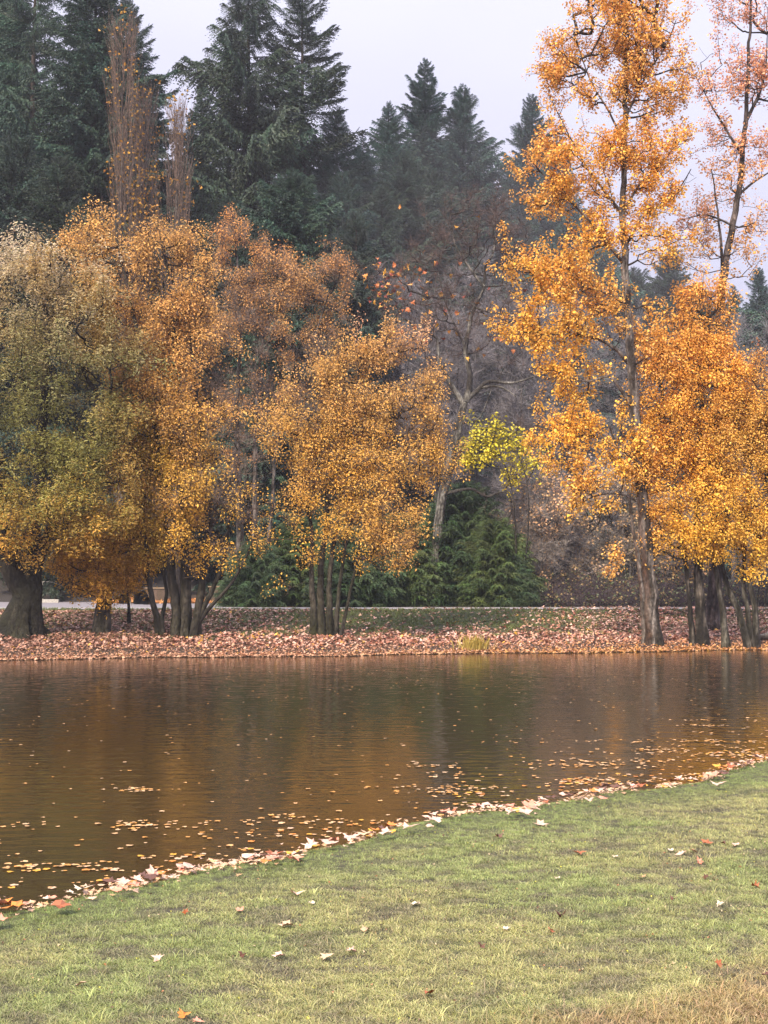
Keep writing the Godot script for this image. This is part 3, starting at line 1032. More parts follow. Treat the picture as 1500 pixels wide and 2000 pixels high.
	for i in 150:
		var q: Array = [[765, 540, 50, 40], [745, 590, 30, 25], [800, 530, 80, 40], [900, 560, 120, 90], [880, 440, 70, 60], [960, 640, 60, 60], [850, 600, 60, 60]][mini(int(rng.randf() * 8.5), 6)] if i > 60 else [770, 560, 55, 45]
		var p := at(q[0] + rng.randfn() * q[2] * 0.6, q[1] + rng.randfn() * q[3] * 0.6, 47.0 + rng.randfn() * 0.7)
		var lf := part("leaf", maple_leaf, lm[int(pow(rng.randf(), 1.2) * 3.99)], maple)
		lf.transform = Transform3D(spin().scaled(Vector3.ONE * rnd(0.17, 0.27)), p - maple.position)
	tree({"px": 985.0, "d": 46.4, "called": "vine_maple", "label": "small yellow green maple leaning out in front of the dark cedars", "stems": [[[[1000, 1184], [1008, 1080], [1000, 960], [975, 890], [935, 880]], 0.05, 0.012], [[[1008, 1184], [1030, 1060], [1030, 950], [1010, 880]], 0.045, 0.012]],
		"blobs": [[938, 880, 42, 38, 0], [985, 875, 40, 30, 0, 0.8], [1010, 920, 34, 55, 0, 0.7], [915, 905, 16, 22, 0]], "n": 170, "per": 2, "leaf": "large", "size": 0.95, "spread": 0.25, "from": 2.0, "colours": [Color(0.55, 0.40, 0.025), Color(0.50, 0.42, 0.03), Color(0.3, 0.3, 0.05)], "mix": Color(0.42, 0.36, 0.03), "moss": 0.2})
	# the tall golden tree
	stripe = 0.6
	tree({"px": 1272.0, "d": 34.2, "called": "cottonwood_tree", "label": "tallest golden tree with pale peeling trunk and red brown bark stripe", "moss": 0.6, "flare": 0.45, "bark": Color(0.06, 0.045, 0.04), "pale": Color(0.42, 0.37, 0.36), "ridge": 0.09,
		"stems": [[[[1277, 1244], [1270, 1150], [1262, 1050], [1248, 900], [1240, 800], [1232, 700], [1224, 560], [1217, 430], [1220, 300], [1222, 150], [1216, 0], [1212, -160]], 0.195, 0.018], [[[1258, 1240], [1255, 1180], [1247, 1100], [1235, 1020], [1222, 930], [1190, 830]], 0.08, 0.02],
			[[[1243, 810], [1215, 765], [1190, 735], [1150, 745], [1100, 735]], 0.059, 0.02, "limb"], [[[1232, 715], [1200, 680], [1160, 660], [1110, 655], [1050, 650]], 0.056, 0.015, "limb"], [[[1222, 520], [1190, 480], [1150, 430], [1100, 380], [1050, 330]], 0.052, 0.015, "limb"], [[[1218, 420], [1170, 360], [1130, 300], [1080, 200]], 0.042, 0.012, "limb"],
			[[[1219, 410], [1250, 360], [1290, 320], [1340, 260]], 0.042, 0.012, "limb"], [[[1222, 480], [1260, 420], [1310, 390], [1350, 330]], 0.042, 0.012, "limb"], [[[1220, 280], [1190, 220], [1150, 150], [1120, 60]], 0.035, 0.012, "limb"], [[[1222, 230], [1260, 150], [1300, 90], [1320, 40]], 0.035, 0.012, "limb"], [[[1250, 905], [1200, 870], [1150, 850], [1090, 860]], 0.049, 0.015, "limb"], [[[1256, 985], [1210, 965], [1160, 970], [1110, 1000]], 0.035, 0.012, "limb"], [[[1228, 600], [1180, 570], [1120, 560], [1040, 540]], 0.042, 0.012, "limb"], [[[1262, 1060], [1230, 1080], [1190, 1100], [1130, 1130]], 0.025, 0.008, "limb"]],
		"blobs": [[1210, -60, 90, 120, 0], [1215, 90, 115, 110, 0], [1150, 170, 100, 70, 0], [1290, 160, 70, 90, 0], [1075, 130, 38, 45, 0, 0.6], [1140, 320, 110, 80, 0], [1290, 330, 75, 90, 0], [1225, 420, 100, 60, 0, 0.5], [1070, 380, 55, 60, 0, 0.8], [1090, 530, 105, 55, -0.3], [1170, 480, 80, 40, 0, 0.6], [1060, 640, 90, 60, -0.3], [1150, 620, 80, 70, 0, 0.8], [1120, 730, 70, 60, 0, 0.8], [1080, 850, 55, 80, -0.2, 0.7], [1150, 830, 60, 60, 0, 0.5], [1160, 960, 70, 70, -0.2, 0.7], [1230, 900, 50, 120, 0, 0.5], [1300, 480, 70, 60, 0, 0.5], [1190, 1105, 26, 30, -0.2, 0.5], [1280, 640, 50, 100, 0, 0.4]],
		"n": 2700, "per": 4, "leaf": "large", "size": 0.62, "spread": 0.22, "bf": 0.35, "up": 0.5, "from": 2.0, "gap": -0.2, "keep": -0.3, "tip": 0.006,
		"colours": [Color(0.613, 0.367, 0.057), Color(0.613, 0.355, 0.057), Color(0.594, 0.338, 0.065), Color(0.594, 0.308, 0.083), Color(0.554, 0.279, 0.065)], "mix": Color(0.554, 0.308, 0.089)})
	stripe = 0.0
	tree({"px": 1398.0, "d": 38.0, "called": "cottonwood_tree", "label": "tall thin pinkish orange tree with sparse leaves at the right edge", "moss": 0.1, "bark": Color(0.06, 0.045, 0.04), "pale": Color(0.30, 0.24, 0.23),
		"stems": [[[[1392, 1215], [1398, 1050], [1402, 800], [1408, 600], [1420, 500], [1440, 390], [1452, 280], [1462, 120], [1470, -100]], 0.22, 0.02],
			[[[1412, 560], [1408, 470], [1400, 400], [1390, 330]], 0.06, 0.012, "limb"], [[[1442, 380], [1480, 350], [1530, 320]], 0.05, 0.012, "limb"], [[[1448, 300], [1410, 240], [1380, 190], [1360, 150]], 0.05, 0.01, "limb"], [[[1455, 240], [1490, 160], [1500, 60]], 0.06, 0.01, "limb"], [[[1430, 440], [1380, 420], [1330, 430]], 0.04, 0.01, "limb"]],
		"blobs": [[1455, 30, 70, 120, 0], [1430, 190, 75, 110, 0], [1420, 330, 70, 90, 0], [1390, 440, 70, 60, 0], [1500, 200, 60, 160, 0], [1440, 500, 60, 60, 0, 0.7], [1500, 420, 60, 60, 0, 0.4], [1340, 500, 50, 50, 0, 0.5]],
		"n": 850, "per": 2, "leaf": "large", "size": 0.66, "spread": 0.25, "from": 6.0, "gap": -0.12, "keep": -0.22, "tip": 0.005,
		"colours": [Color(0.554, 0.297, 0.083), Color(0.544, 0.284, 0.122), Color(0.534, 0.272, 0.196), Color(0.495, 0.261, 0.245)], "mix": Color(0.534, 0.267, 0.164)})
	tree({"px": 1372.0, "d": 34.6, "called": "alder_tree", "label": "bushy bright orange tree on a stout grey trunk right of the tallest tree", "moss": 0.2, "pale": Color(0.30, 0.26, 0.23), "ridge": 0.08,
		"stems": [[[[1372, 1244], [1368, 1190], [1365, 1130], [1362, 1000], [1370, 800], [1385, 620]], 0.15, 0.03], [[[1352, 1240], [1348, 1190], [1340, 1110], [1325, 980], [1300, 820]], 0.075, 0.02]],
		"blobs": [[1372, 640, 62, 80, 0, 0.9], [1362, 740, 85, 90, 0], [1350, 830, 105, 120, -0.2], [1300, 760, 55, 130, 0, 0.8], [1330, 960, 90, 110, -0.3], [1420, 800, 55, 100, 0, 0.8], [1330, 1060, 70, 60, -0.4, 0.8], [1385, 575, 36, 40, 0, 0.5]],
		"n": 1500, "per": 3, "leaf": "mid", "size": 0.85, "spread": 0.25, "from": 1.3, "gap": -0.18, "up": 0.7,
		"colours": [Color(0.594, 0.367, 0.050), Color(0.613, 0.344, 0.050), Color(0.594, 0.320, 0.057), Color(0.554, 0.297, 0.083)], "mix": Color(0.514, 0.272, 0.057)})
	tree({"px": 1440.0, "d": 34.4, "called": "alder_tree", "label": "golden tree on four slanting grey stems near the right edge", "moss": 0.5, "pale": Color(0.27, 0.25, 0.22), "ridge": 0.08,
		"stems": [[[[1418, 1252], [1412, 1200], [1402, 1140], [1390, 1040], [1395, 900]], 0.10, 0.025], [[[1462, 1240], [1445, 1200], [1422, 1150], [1410, 1080], [1430, 930]], 0.11, 0.03], [[[1468, 1240], [1460, 1190], [1452, 1140], [1460, 1000], [1470, 800]], 0.075, 0.02], [[[1477, 1240], [1474, 1190], [1466, 1120], [1490, 980], [1510, 800]], 0.09, 0.02]],
		"blobs": [[1420, 920, 90, 110, -0.1], [1455, 840, 55, 100, 0], [1430, 1040, 90, 80, -0.4], [1500, 950, 70, 150, 0], [1440, 1100, 60, 40, -0.4, 0.6], [1540, 850, 60, 150, 0, 0.6]],
		"n": 1400, "per": 3, "leaf": "mid", "size": 0.85, "spread": 0.26, "from": 1.4, "gap": -0.18,
		"colours": [Color(0.574, 0.367, 0.050), Color(0.554, 0.332, 0.050), Color(0.514, 0.297, 0.057), Color(0.455, 0.249, 0.065)], "mix": Color(0.475, 0.284, 0.065)})

# ---------------------------------------------------------------- cedars, shrubs and thickets behind the path
func shrubs() -> void:
	var k := 0
	for q in [[500, 1055, 46.2, 55, "dark green cedar bush at the end of the parking lot"], [585, 1010, 47.6, 70, "dark cedar behind the middle clump of stems"], [690, 1030, 46.4, 75, "feathery green cedar right of the middle clump of stems"], [780, 1000, 47.5, 70, "tall dark cedar left of the maple trunk"],
			[905, 940, 48.2, 95, "tall green cedar behind the maple trunk"], [965, 1010, 46.8, 60, "bushy green cedar with drooping sprays right of the maple trunk"], [1000, 1080, 46.3, 30, "low green cedar shoot at the edge of the brambles"], [850, 1040, 48.8, 70, "shaded cedar directly behind the maple trunk"], [640, 990, 49.0, 80, "rearmost cedar showing between two golden crowns"]]:
		conifer(q[0], q[1], q[2], q[3], q[4], {"called": "cedar_tree", "bough": "cedar", "tint": Color(0.060, 0.098, 0.030) if k % 2 else Color(0.042, 0.080, 0.034), "start": 0.01, "low": 0.12, "n": 900, "power": 0.6, "cone": 0.8, "r": 0.06, "bulk": 0.72, "ragged": 0.25, "bias": 1.15})
		k += 1
	var tan := Color(0.46, 0.30, 0.18)
	for q in [[1055, 47.5, [[1060, 1010, 70, 80, 0], [1040, 1090, 60, 70, 0]], "beige leaved twiggy shrub right of the cedars", tan], [1150, 48.5, [[1150, 1000, 80, 90, 0], [1140, 1090, 80, 60, 0]], "grey twiggy shrub behind the tallest tree's drooping limb", Color(0.34, 0.26, 0.2)], [1230, 49.0, [[1240, 1010, 70, 100, 0], [1230, 1100, 60, 50, 0]], "pale grey green shrub behind the tallest trunk", Color(0.24, 0.25, 0.2)],
			[1340, 48.0, [[1330, 1060, 90, 90, 0]], "thin brown shrub behind the stout grey trunk", Color(0.3, 0.17, 0.1)], [1480, 44.5, [[1490, 800, 60, 120, 0], [1510, 950, 60, 130, 0], [1500, 1090, 60, 60, 0]], "russet brown tall shrub at the far right edge", Color(0.34, 0.15, 0.075)]]:
		var px: float = q[0]
		tree({"px": px, "d": q[1], "called": "shrub", "category": "shrub", "label": q[3], "stems": [[[[px - 12, 1184], [px - 18, 1120], [px - 30, 1060]], 0.03, 0.008], [[[px, 1184], [px + 4, 1110], [px + 2, 1040]], 0.035, 0.008], [[[px + 12, 1184], [px + 24, 1120], [px + 34, 1060]], 0.03, 0.008]],
			"blobs": q[2], "n": 520, "per": 2, "leaf": "sparse", "size": 0.8, "spread": 0.3, "from": 0.5, "gap": -0.35, "keep": -0.05, "colours": [q[4], q[4] * 1.1], "mix": Color(0.40, 0.26, 0.12), "twigs": 3, "twig": Color(0.27, 0.245, 0.24), "moss": 0.1})
	# brambles: a dark low mass
	rng.seed = 303
	var xf := []
	var cc := PackedColorArray()
	var lx := []
	var lc := PackedColorArray()
	for i in 9000:
		var x := rnd(4.6, 22.0)
		var d := rnd(46.0, 50.0)
		var h := (0.9 + 0.5 * n_patch.get_noise_1d(x * 9.0)) * smoothstep(46.0, 48.0, d + 0.6) * rng.randf()
		xf.append(Transform3D(spin().scaled(Vector3.ONE * rnd(0.7, 1.2)), Vector3(x, 0.84 + h, -d)))
		cc.append(Color(0.055, 0.040, 0.052) * rnd(0.5, 1.6))
		if i % 3 == 0:
			lx.append(Transform3D(spin().scaled(Vector3.ONE * rnd(0.5, 0.9)), Vector3(x, 0.86 + h * 1.15, -d)))
			lc.append((Color(0.13, 0.17, 0.09) if rng.randf() < 0.6 else Color(0.32, 0.24, 0.12)) * rnd(0.7, 1.3))
	var br := thing("bramble_thicket", "dark purple brown bramble thicket along the far side of the path", "thicket", Vector3.ZERO)
	scatter("canes", G.twigs, M.twig, xf, cc, br)
	scatter("leaves", G.sparse, M.leaf, lx, lc, br)

# ---------------------------------------------------------------- the forest
func forest() -> void:
	poplar(232, 62, 57.0, 42, "taller bare columnar poplar rising behind the orange crowns at left", 0.3)
	poplar(272, 200, 58.5, 36, "columnar poplar with yellow leaves low on it beside the taller one", 0.9)
	poplar(340, 228, 57.5, 40, "shorter bare brown columnar poplar right of the other two", 0.12)
	# conifers one can tell apart
	var blue := Color(0.027, 0.069, 0.058)
	for q in [
			[60, -150, 66, 78, "tall dark fir at the left edge, thin enough to show sky", {"ragged": 0.55, "holes": -0.06, "bough": "droop", "n": 560}],
			[-40, -120, 72, 120, "tall fir reaching out of the left edge", {}],
			[170, -130, 64, 96, "massive dark fir behind the bare poplars", {"n": 900}],
			[228, -10, 69, 86, "fir whose right side slopes down to the sky gap", {"bough": "stiff", }],
			[388, 150, 84, 46, "slim fir in the left sky gap", {"bough": "stiff"}],
			[492, -60, 71, 94, "old fir with long drooping boughs against the sky", {"ragged": 0.6, "holes": -0.1, "bough": "droop", "n": 700, "tint": Color(0.026, 0.052, 0.034)}],
			[592, -45, 73, 100, "ragged fir with upswept boughs on its right side", {"ragged": 0.65, "holes": -0.08, "bough": "stiff", "n": 560, "tint": Color(0.026, 0.052, 0.034)}],
			[560, 330, 60, 110, "full dark fir below the two ragged firs", {"n": 900}],
			[655, 205, 77, 75, "fir right of the ragged pair with lighter green boughs", {}],
			[705, 265, 80, 62, "short blue green fir left of the middle fir group", {"tint": blue}],
			[690, 410, 58, 60, "small grey green fir standing in front of the forest edge", {"tint": Color(0.035, 0.058, 0.05)}],
			[765, 195, 84, 72, "left fir of the middle group of three", {"tint": blue}],
			[836, 112, 88, 74, "tallest fir of the middle group of three", {"tint": blue, "bough": "stiff"}],
			[902, 162, 86, 78, "right fir of the middle group of three", {"tint": blue, "ragged": 0.45}],
			[1044, 182, 96, 72, "hazy fir left of the tallest golden tree", {"tint": blue, "ragged": 0.4, "bough": "stiff"}],
			[1105, 275, 92, 70, "hazy fir partly behind the golden tree's left limbs", {"tint": blue}],
			[1440, 555, 125, 36, "far hazy fir low beside the thin right tree", {"tint": blue}],
			[1492, 520, 120, 44, "far hazy fir at the right edge", {"tint": blue}]]:
		conifer(q[0], q[1], q[2], q[3], q[4], q[5])
	# the rest of the forest, which reads as a wall of alike trees
	var row := [[-130, 60, 78, 110], [10, 260, 60, 110], [110, 300, 58, 100], [300, 330, 74, 80], [345, 300, 80, 80], [430, 380, 66, 90], [470, 300, 78, 90], [620, 420, 62, 90], [660, 330, 70, 80], [740, 360, 72, 80], [800, 300, 76, 90], [850, 330, 80, 90], [880, 420, 90, 80], [960, 370, 98, 70], [1000, 330, 105, 60], [1010, 420, 88, 80], [1150, 420, 100, 80], [1200, 480, 104, 70], [1250, 520, 100, 70], [1320, 480, 110, 66], [1370, 560, 108, 60], [1420, 620, 104, 60], [1470, 600, 100, 60], [1540, 560, 100, 80], [540, 480, 90, 100], [390, 480, 92, 90], [250, 420, 92, 100], [150, 420, 95, 100], [50, 380, 95, 100], [760, 480, 100, 90], [930, 520, 110, 80], [1080, 560, 112, 80], [1280, 640, 118, 80], [1600, 480, 90, 100], [-230, 120, 70, 120]]
	for q in row:
		conifer(q[0], q[1], q[2], q[3], "dark conifer in the hazy forest wall behind the bank", {"group": "conifers of the forest wall behind the bank", "tint": blue.lerp(Color(0.022, 0.044, 0.028), rng.randf()), "called": "forest_conifer"})
	# mist drifting in the gap between the firs
	for q in [[930.0, 560.0, 62.0, Vector3(20, 15, 9)], [1090.0, 430.0, 84.0, Vector3(26, 16, 12)]]:
		var mist := FogVolume.new()
		mist.name = numbered("mist")
		mist.shape = RenderingServer.FOG_VOLUME_SHAPE_ELLIPSOID
		mist.size = q[3]
		var fm := FogMaterial.new()
		fm.density = 0.0028
		fm.albedo = Color(0.93, 0.93, 0.99)
		mist.material = fm
		mist.position = at(q[0], q[1], q[2])
		add_child(mist)
		mist.set_meta("kind", "stuff")
		mist.set_meta("label", "thin mist hanging in the forest gap")
	# bare grey alders in the misty gap
	for q in [[860, 57, [[860, 700, 80, 130, 0], [850, 850, 80, 120, 0]], "bare grey alder in the mist left of the gap"], [940, 60, [[940, 640, 80, 130, 0], [950, 800, 90, 130, 0], [950, 950, 80, 100, 0]], "bare purplish alder in the middle of the misty gap"], [1030, 58, [[1030, 680, 80, 130, 0], [1030, 830, 80, 120, 0], [1030, 960, 80, 90, 0]], "bare grey alder at the right of the misty gap"], [1110, 62, [[1110, 720, 70, 130, 0], [1110, 900, 80, 130, 0]], "bare alder behind the tallest tree's left limbs"], [1240, 60, [[1230, 760, 80, 140, 0], [1240, 930, 80, 120, 0]], "bare alder behind the tallest trunk"], [1440, 60, [[1440, 740, 80, 120, 0], [1450, 900, 80, 120, 0]], "bare alder behind the golden right tree"], [760, 61, [[760, 640, 70, 120, 0], [750, 800, 80, 140, 0]], "bare alder behind the middle golden crown"]]:
		var px: float = q[0]
		var cr: float = q[2][0][1]
		tree({"px": px, "d": q[1], "called": "bare_alder", "label": q[3], "stems": [[[[px - 6, 1160], [px - 8, 1000], [px - 12, 850], [px - 10, cr]], 0.13, 0.02], [[[px + 10, 1160], [px + 22, 980], [px + 30, 820], [px + 36, cr]], 0.10, 0.02]],
			"blobs": q[2], "n": 620, "from": 1.0, "gap": -0.4, "bf": 0.35, "up": 1.2, "tip": 0.007, "twigs": 3, "twig_size": 1.5, "twig": Color(0.20, 0.19, 0.215), "bark": Color(0.10, 0.09, 0.10), "pale": Color(0.22, 0.2, 0.2), "moss": 0.0, "per": 0})

# ---------------------------------------------------------------- grass
func make_tuft(n: int, l: float, w: float, lie: float, sd: int) -> ArrayMesh:
	rng.seed = sd
	var b := Buf.new()
	for i in n:
		var a := rnd(0, TAU)
		var p := Vector3(cos(a), 0, sin(a)) * rnd(0.0, 0.045)
		var out := Vector3(rng.randfn(), 0, rng.randfn()) * lie
		var h := l * rnd(0.5, 1.15)
		var m := p + Vector3(0, h * 0.62, 0) + out * h * 0.45
		var e := p + Vector3(0, h * 0.85, 0) + out * h * 1.25
		var s := Vector3(sin(a), 0, -cos(a)).rotated(Vector3.UP, rnd(-0.8, 0.8)) * w * rnd(0.7, 1.3)
		var v := rnd(0.6, 1.35)
		var c := Color(v * rnd(0.85, 1.25), v, v * rnd(0.7, 1.2))
		b.quad(p - s, m - s * 0.8, m + s * 0.8, p + s, c)
		b.tri(m - s * 0.8, e, m + s * 0.8, c)
	return b.mesh()

func near_grass() -> void:
	var tuft := make_tuft(18, 0.018, 0.0012, 1.0, 101)
	var tall := make_tuft(13, 0.045, 0.0014, 0.7, 102)
	rng.seed = 1212
	var xf := []
	var cc := PackedColorArray()
	var tx := []
	var tc := PackedColorArray()
	var made := 0
	while made < 130000:
		var d := 3.9 + 11.5 * pow(rng.randf(), 1.35)
		var half := d * 0.281 + 1.0
		var x := rnd(-half, half + 0.5)
		made += 1
		var tn := near_shore(x) - d
		if tn < 0.02:
			continue
		var p := n_patch.get_noise_2d(x * 22.0, d * 34.0)
		var big := n_patch.get_noise_2d(x * 4.0 + 70.0, d * 4.0)
		var edge := smoothstep(1.6, 0.3, tn)
		if p < -0.16 - 0.4 * edge and rng.randf() < 0.4:
			continue
		var dry := smoothstep(5.35, 4.9, d + 0.5 * big - maxf(x - 0.7, 0.0) * 0.9) * smoothstep(0.1, 0.7, x)
		var c := Color(0.34, 0.40, 0.15).lerp(Color(0.44, 0.44, 0.19), clampf(0.5 + 2.0 * big, 0.0, 1.0))
		c = c.lerp(Color(0.22, 0.19, 0.14), clampf(0.12 - 1.8 * p, 0.0, 0.7))
		c = c.lerp(Color(0.22, 0.31, 0.09), edge * 0.8)
		c = c.lerp(Color(0.42, 0.30, 0.16), dry * rnd(0.4, 1.0))
		c = c * (rnd(0.6, 1.1) + (0.5 if rng.randf() < 0.12 else 0.0))
		c.a = 1.0
		var t := Transform3D(Basis(Vector3.UP, rnd(0, TAU)).scaled(Vector3.ONE * rnd(0.6, 1.15) * (1.0 - 0.3 * edge)), Vector3(x, height(x, d) - 0.003, -d))
		if rng.randf() < 0.02 + dry * 0.35 + edge * 0.03:
			tx.append(t); tc.append(c)
		else:
			xf.append(t); cc.append(c)
	var g := scatter("grass", tuft, M.grass, xf, cc, self)
	g.set_meta("label", "short mossy mown grass on the near bank")
	var g2 := scatter("tall_grass", tall, M.grass, tx, tc, self)
	g2.set_meta("label", "longer drier grass at the lower right and along the near shore")
	# crumbs of leaf and small weeds sunk between the blades
	var bx := []
	var bc := PackedColorArray()
	for i in 1500:
		var d := 4.3 + 9.0 * pow(rng.randf(), 1.2)
		var x := rnd(-d * 0.3, d * 0.31)
		if near_shore(x) - d < 0.1:
			continue
		bx.append(Transform3D((Basis(Vector3.UP, rnd(0, TAU)) * Basis(Vector3.RIGHT, rng.randfn() * 0.5)).scaled(Vector3.ONE * rnd(0.006, 0.02)), Vector3(x, height(x, d) + rnd(0.006, 0.014), -d)))
		bc.append([Color(0.14, 0.08, 0.05), Color(0.5, 0.4, 0.26), Color(0.07, 0.05, 0.04), Color(0.42, 0.2, 0.1), Color(0.5, 0.5, 0.08)][int(pow(rng.randf(), 1.2) * 4.99)])
	scatter("leaf_crumbs", G.fallen[2], M.litter, bx, bc, self).set_meta("label", "crumbs of dead leaf and small weeds between the grass blades")
	# far bank turf
	rng.seed = 1313
	var ft := make_tuft(14, 0.10, 0.006, 0.6, 103)
	var fx := []
	var fc := PackedColorArray()
	for i in 16000:
		var x := rnd(-16.0, 16.0)
		var d := rnd(33.0, 42.0)
		var tf := d - far_shore(x)
		if tf < 0.2:
			continue
		var p := n_patch.get_noise_2d(x * 14.0, d * 14.0)
		if rng.randf() > smoothstep(2.0, 5.5, tf + 3.0 * p):
			continue
		fx.append(Transform3D(Basis(Vector3.UP, rnd(0, TAU)).scaled(Vector3.ONE * rnd(0.6, 1.1)), Vector3(x, height(x, d) - 0.01, -d)))
		fc.append(Color(0.15, 0.19, 0.06) * rnd(0.7, 1.3))
	var g3 := scatter("bank_grass", ft, M.grass, fx, fc, self)
	g3.set_meta("label", "dark green turf showing between leaves on the far bank")

# ---------------------------------------------------------------- leaf litter and floating leaves
func litter() -> void:
	rng.seed = 2024
	var xf := []
	var cc := PackedColorArray()
	var pal := [Color(0.56, 0.34, 0.27), Color(0.44, 0.21, 0.15), Color(0.26, 0.09, 0.06), Color(0.50, 0.31, 0.21), Color(0.17, 0.085, 0.06), Color(0.60, 0.40, 0.34)]
	for i in 56000:
		var x := rnd(-17.0, 17.0)
		var tf := 10.4 * pow(rng.randf(), 1.15) - 0.12
		var d := far_shore(x) + tf
		if d > 44.4:
			continue
		var p := n_patch.get_noise_2d(x * 14.0, d * 14.0)
		var green := smoothstep(2.5, 4.8, tf + 3.0 * p) * smoothstep(-7.0, -1.0, x) * smoothstep(8.5, 3.0, x)
		if rng.randf() < green * 0.92 or (d > 41.9 and rng.randf() < 0.9):
			continue
		var c: Color = pal[int(rng.randf() * 5.99)]
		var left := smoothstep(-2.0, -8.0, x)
		c = c.lerp(Color(0.24, 0.135, 0.10), left * 0.55)  # tree shade over the left of the bank, painted into the leaf colour
		c = c.lerp(Color(0.55, 0.26, 0.06), smoothstep(2.2, 0.2, tf) * (0.25 + 0.45 * smoothstep(1.0, 6.0, x)) * rng.randf() * 1.4)
		if rng.randf() < 0.03:
			c = Color(0.6, 0.34, 0.06)
		c = c * rnd(0.85, 1.5)
		c.a = 1.0
		var sz := rnd(0.06, 0.16) * lerpf(0.55, 1.0, smoothstep(0.3, 2.0, tf))
		var h := maxf(height(x, d), 0.0) + rnd(0.01, 0.05)
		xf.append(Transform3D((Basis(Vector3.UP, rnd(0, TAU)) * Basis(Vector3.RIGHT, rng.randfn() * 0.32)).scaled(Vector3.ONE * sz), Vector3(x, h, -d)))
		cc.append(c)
	for i in 5000:
		var x := rnd(-17.0, 17.0)
		var d := far_shore(x) + rng.randfn() * 0.16 + 0.05
		var c := Color(0.58, 0.34, 0.22).lerp(Color(0.6, 0.31, 0.07), rng.randf() * smoothstep(-4.0, 5.0, x)) * rnd(0.7, 1.25)
		c.a = 1.0
		xf.append(Transform3D((Basis(Vector3.UP, rnd(0, TAU)) * Basis(Vector3.RIGHT, rng.randfn() * 0.3)).scaled(Vector3.ONE * rnd(0.05, 0.12)), Vector3(x, maxf(height(x, d), 0.0) + rnd(0.005, 0.03), -d)))
		cc.append(c)
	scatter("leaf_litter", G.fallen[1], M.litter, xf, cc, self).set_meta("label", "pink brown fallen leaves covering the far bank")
	# golden leaves on the slope behind the lot
	xf = []
	cc = PackedColorArray()
	for i in 5000:
		var x := rnd(-11.0, -4.2)
		var d := rnd(52.0, 57.0)
		xf.append(Transform3D((Basis(Vector3.UP, rnd(0, TAU)) * Basis(Vector3.RIGHT, rng.randfn() * 0.4)).scaled(Vector3.ONE * rnd(0.14, 0.24)), Vector3(x, height(x, d) + rnd(0.01, 0.06), -d)))
		cc.append(Color(0.56, 0.30, 0.10).lerp(Color(0.5, 0.22, 0.09), rng.randf()) * rnd(0.7, 1.2))
	scatter("golden_leaf_litter", G.fallen[5], M.litter, xf, cc, self).set_meta("label", "golden fallen leaves on the slope behind the parking lot")
	# leaves on the water: drifts drawn out sideways near the shore, strays farther out
	xf = []
	cc = PackedColorArray()
	var spots := []
	for i in 100:
		var x := rnd(-4.5, 7.0)
		var off := 0.15 + absf(rng.randfn()) * 1.25
		var wide := rnd(0.08, 0.5)
		for k in int(rnd(4, 34)):
			spots.append(Vector3(x + rng.randfn() * wide, rnd(0.025, 0.07), near_shore(x) + off + rng.randfn() * 0.07))
	for i in 450:
		var x := rnd(-5.0, 7.5)
		spots.append(Vector3(x, rnd(0.025, 0.07), near_shore(x) + 0.05 + absf(rng.randfn()) * 1.6))
	for i in 950:
		var x := rnd(-8.0, 9.5)
		spots.append(Vector3(x, rnd(0.02, 0.06), lerpf(near_shore(x), far_shore(x) - 0.2, rng.randf())))
	var singles := 0
	for q in spots:
		if q.z < near_shore(q.x) + 0.03 or q.z > far_shore(q.x) - 0.1:
			continue
		var c := Color(0.52, 0.24, 0.04).lerp(Color(0.58, 0.40, 0.24), pow(rng.randf(), 1.4)) * rnd(0.7, 1.2)
		c.a = 1.0
		var t := Transform3D((Basis(Vector3.UP, rnd(0, TAU)) * Basis(Vector3.RIGHT, rng.randfn() * 0.05)).scaled(Vector3(1, 0.3, 1) * q.y), Vector3(q.x, 0.004 + rng.randf() * 0.004, -q.z))
		if q.y > 0.055 and singles < 150 and q.z < near_shore(q.x) + 1.2 and absf(q.x / q.z) < 0.3:
			singles += 1
			var o := MeshInstance3D.new()
			o.name = numbered("floating_leaf")
			o.mesh = G.fallen[3]
			o.material_override = M[["l_orange", "l_gold", "l_tan"][singles % 3]]
			o.transform = t
			add_child(o)
			o.set_meta("label", "small yellow or tan leaf floating on the brown water near the grass bank")
			o.set_meta("category", "leaf")
			o.set_meta("group", "leaves floating near the grass bank")
			continue
		xf.append(t)
		cc.append(c)
	scatter("floating_leaves", G.fallen[3], M.litter, xf, cc, self).set_meta("label", "small yellow and tan leaves floating on the pond")

	xf = []
	cc = PackedColorArray()
	for i in 3400:
		var x := rnd(-4.0, 5.5)
		if n_patch.get_noise_1d(x * 19.0 + 30.0) < rnd(-0.25, 0.25):
			continue
		var d := near_shore(x) + rng.randfn() * 0.17 - 0.08 + 0.12 * n_patch.get_noise_1d(x * 20.0)
		var c := Color(0.66, 0.46, 0.36).lerp(Color(0.5, 0.3, 0.14), rng.randf()) * rnd(0.7, 1.2)
		c.a = 1.0
		xf.append(Transform3D((Basis(Vector3.UP, rnd(0, TAU)) * Basis(Vector3.RIGHT, rng.randfn() * 0.3)).scaled(Vector3.ONE * rnd(0.02, 0.06)), Vector3(x, maxf(height(x, d), 0.0) + rnd(0.008, 0.03), -d)))
		cc.append(c)
	scatter("shore_litter", G.fallen[0], M.litter, xf, cc, self).set_meta("label", "pale bits of leaf washed up along the near waterline")

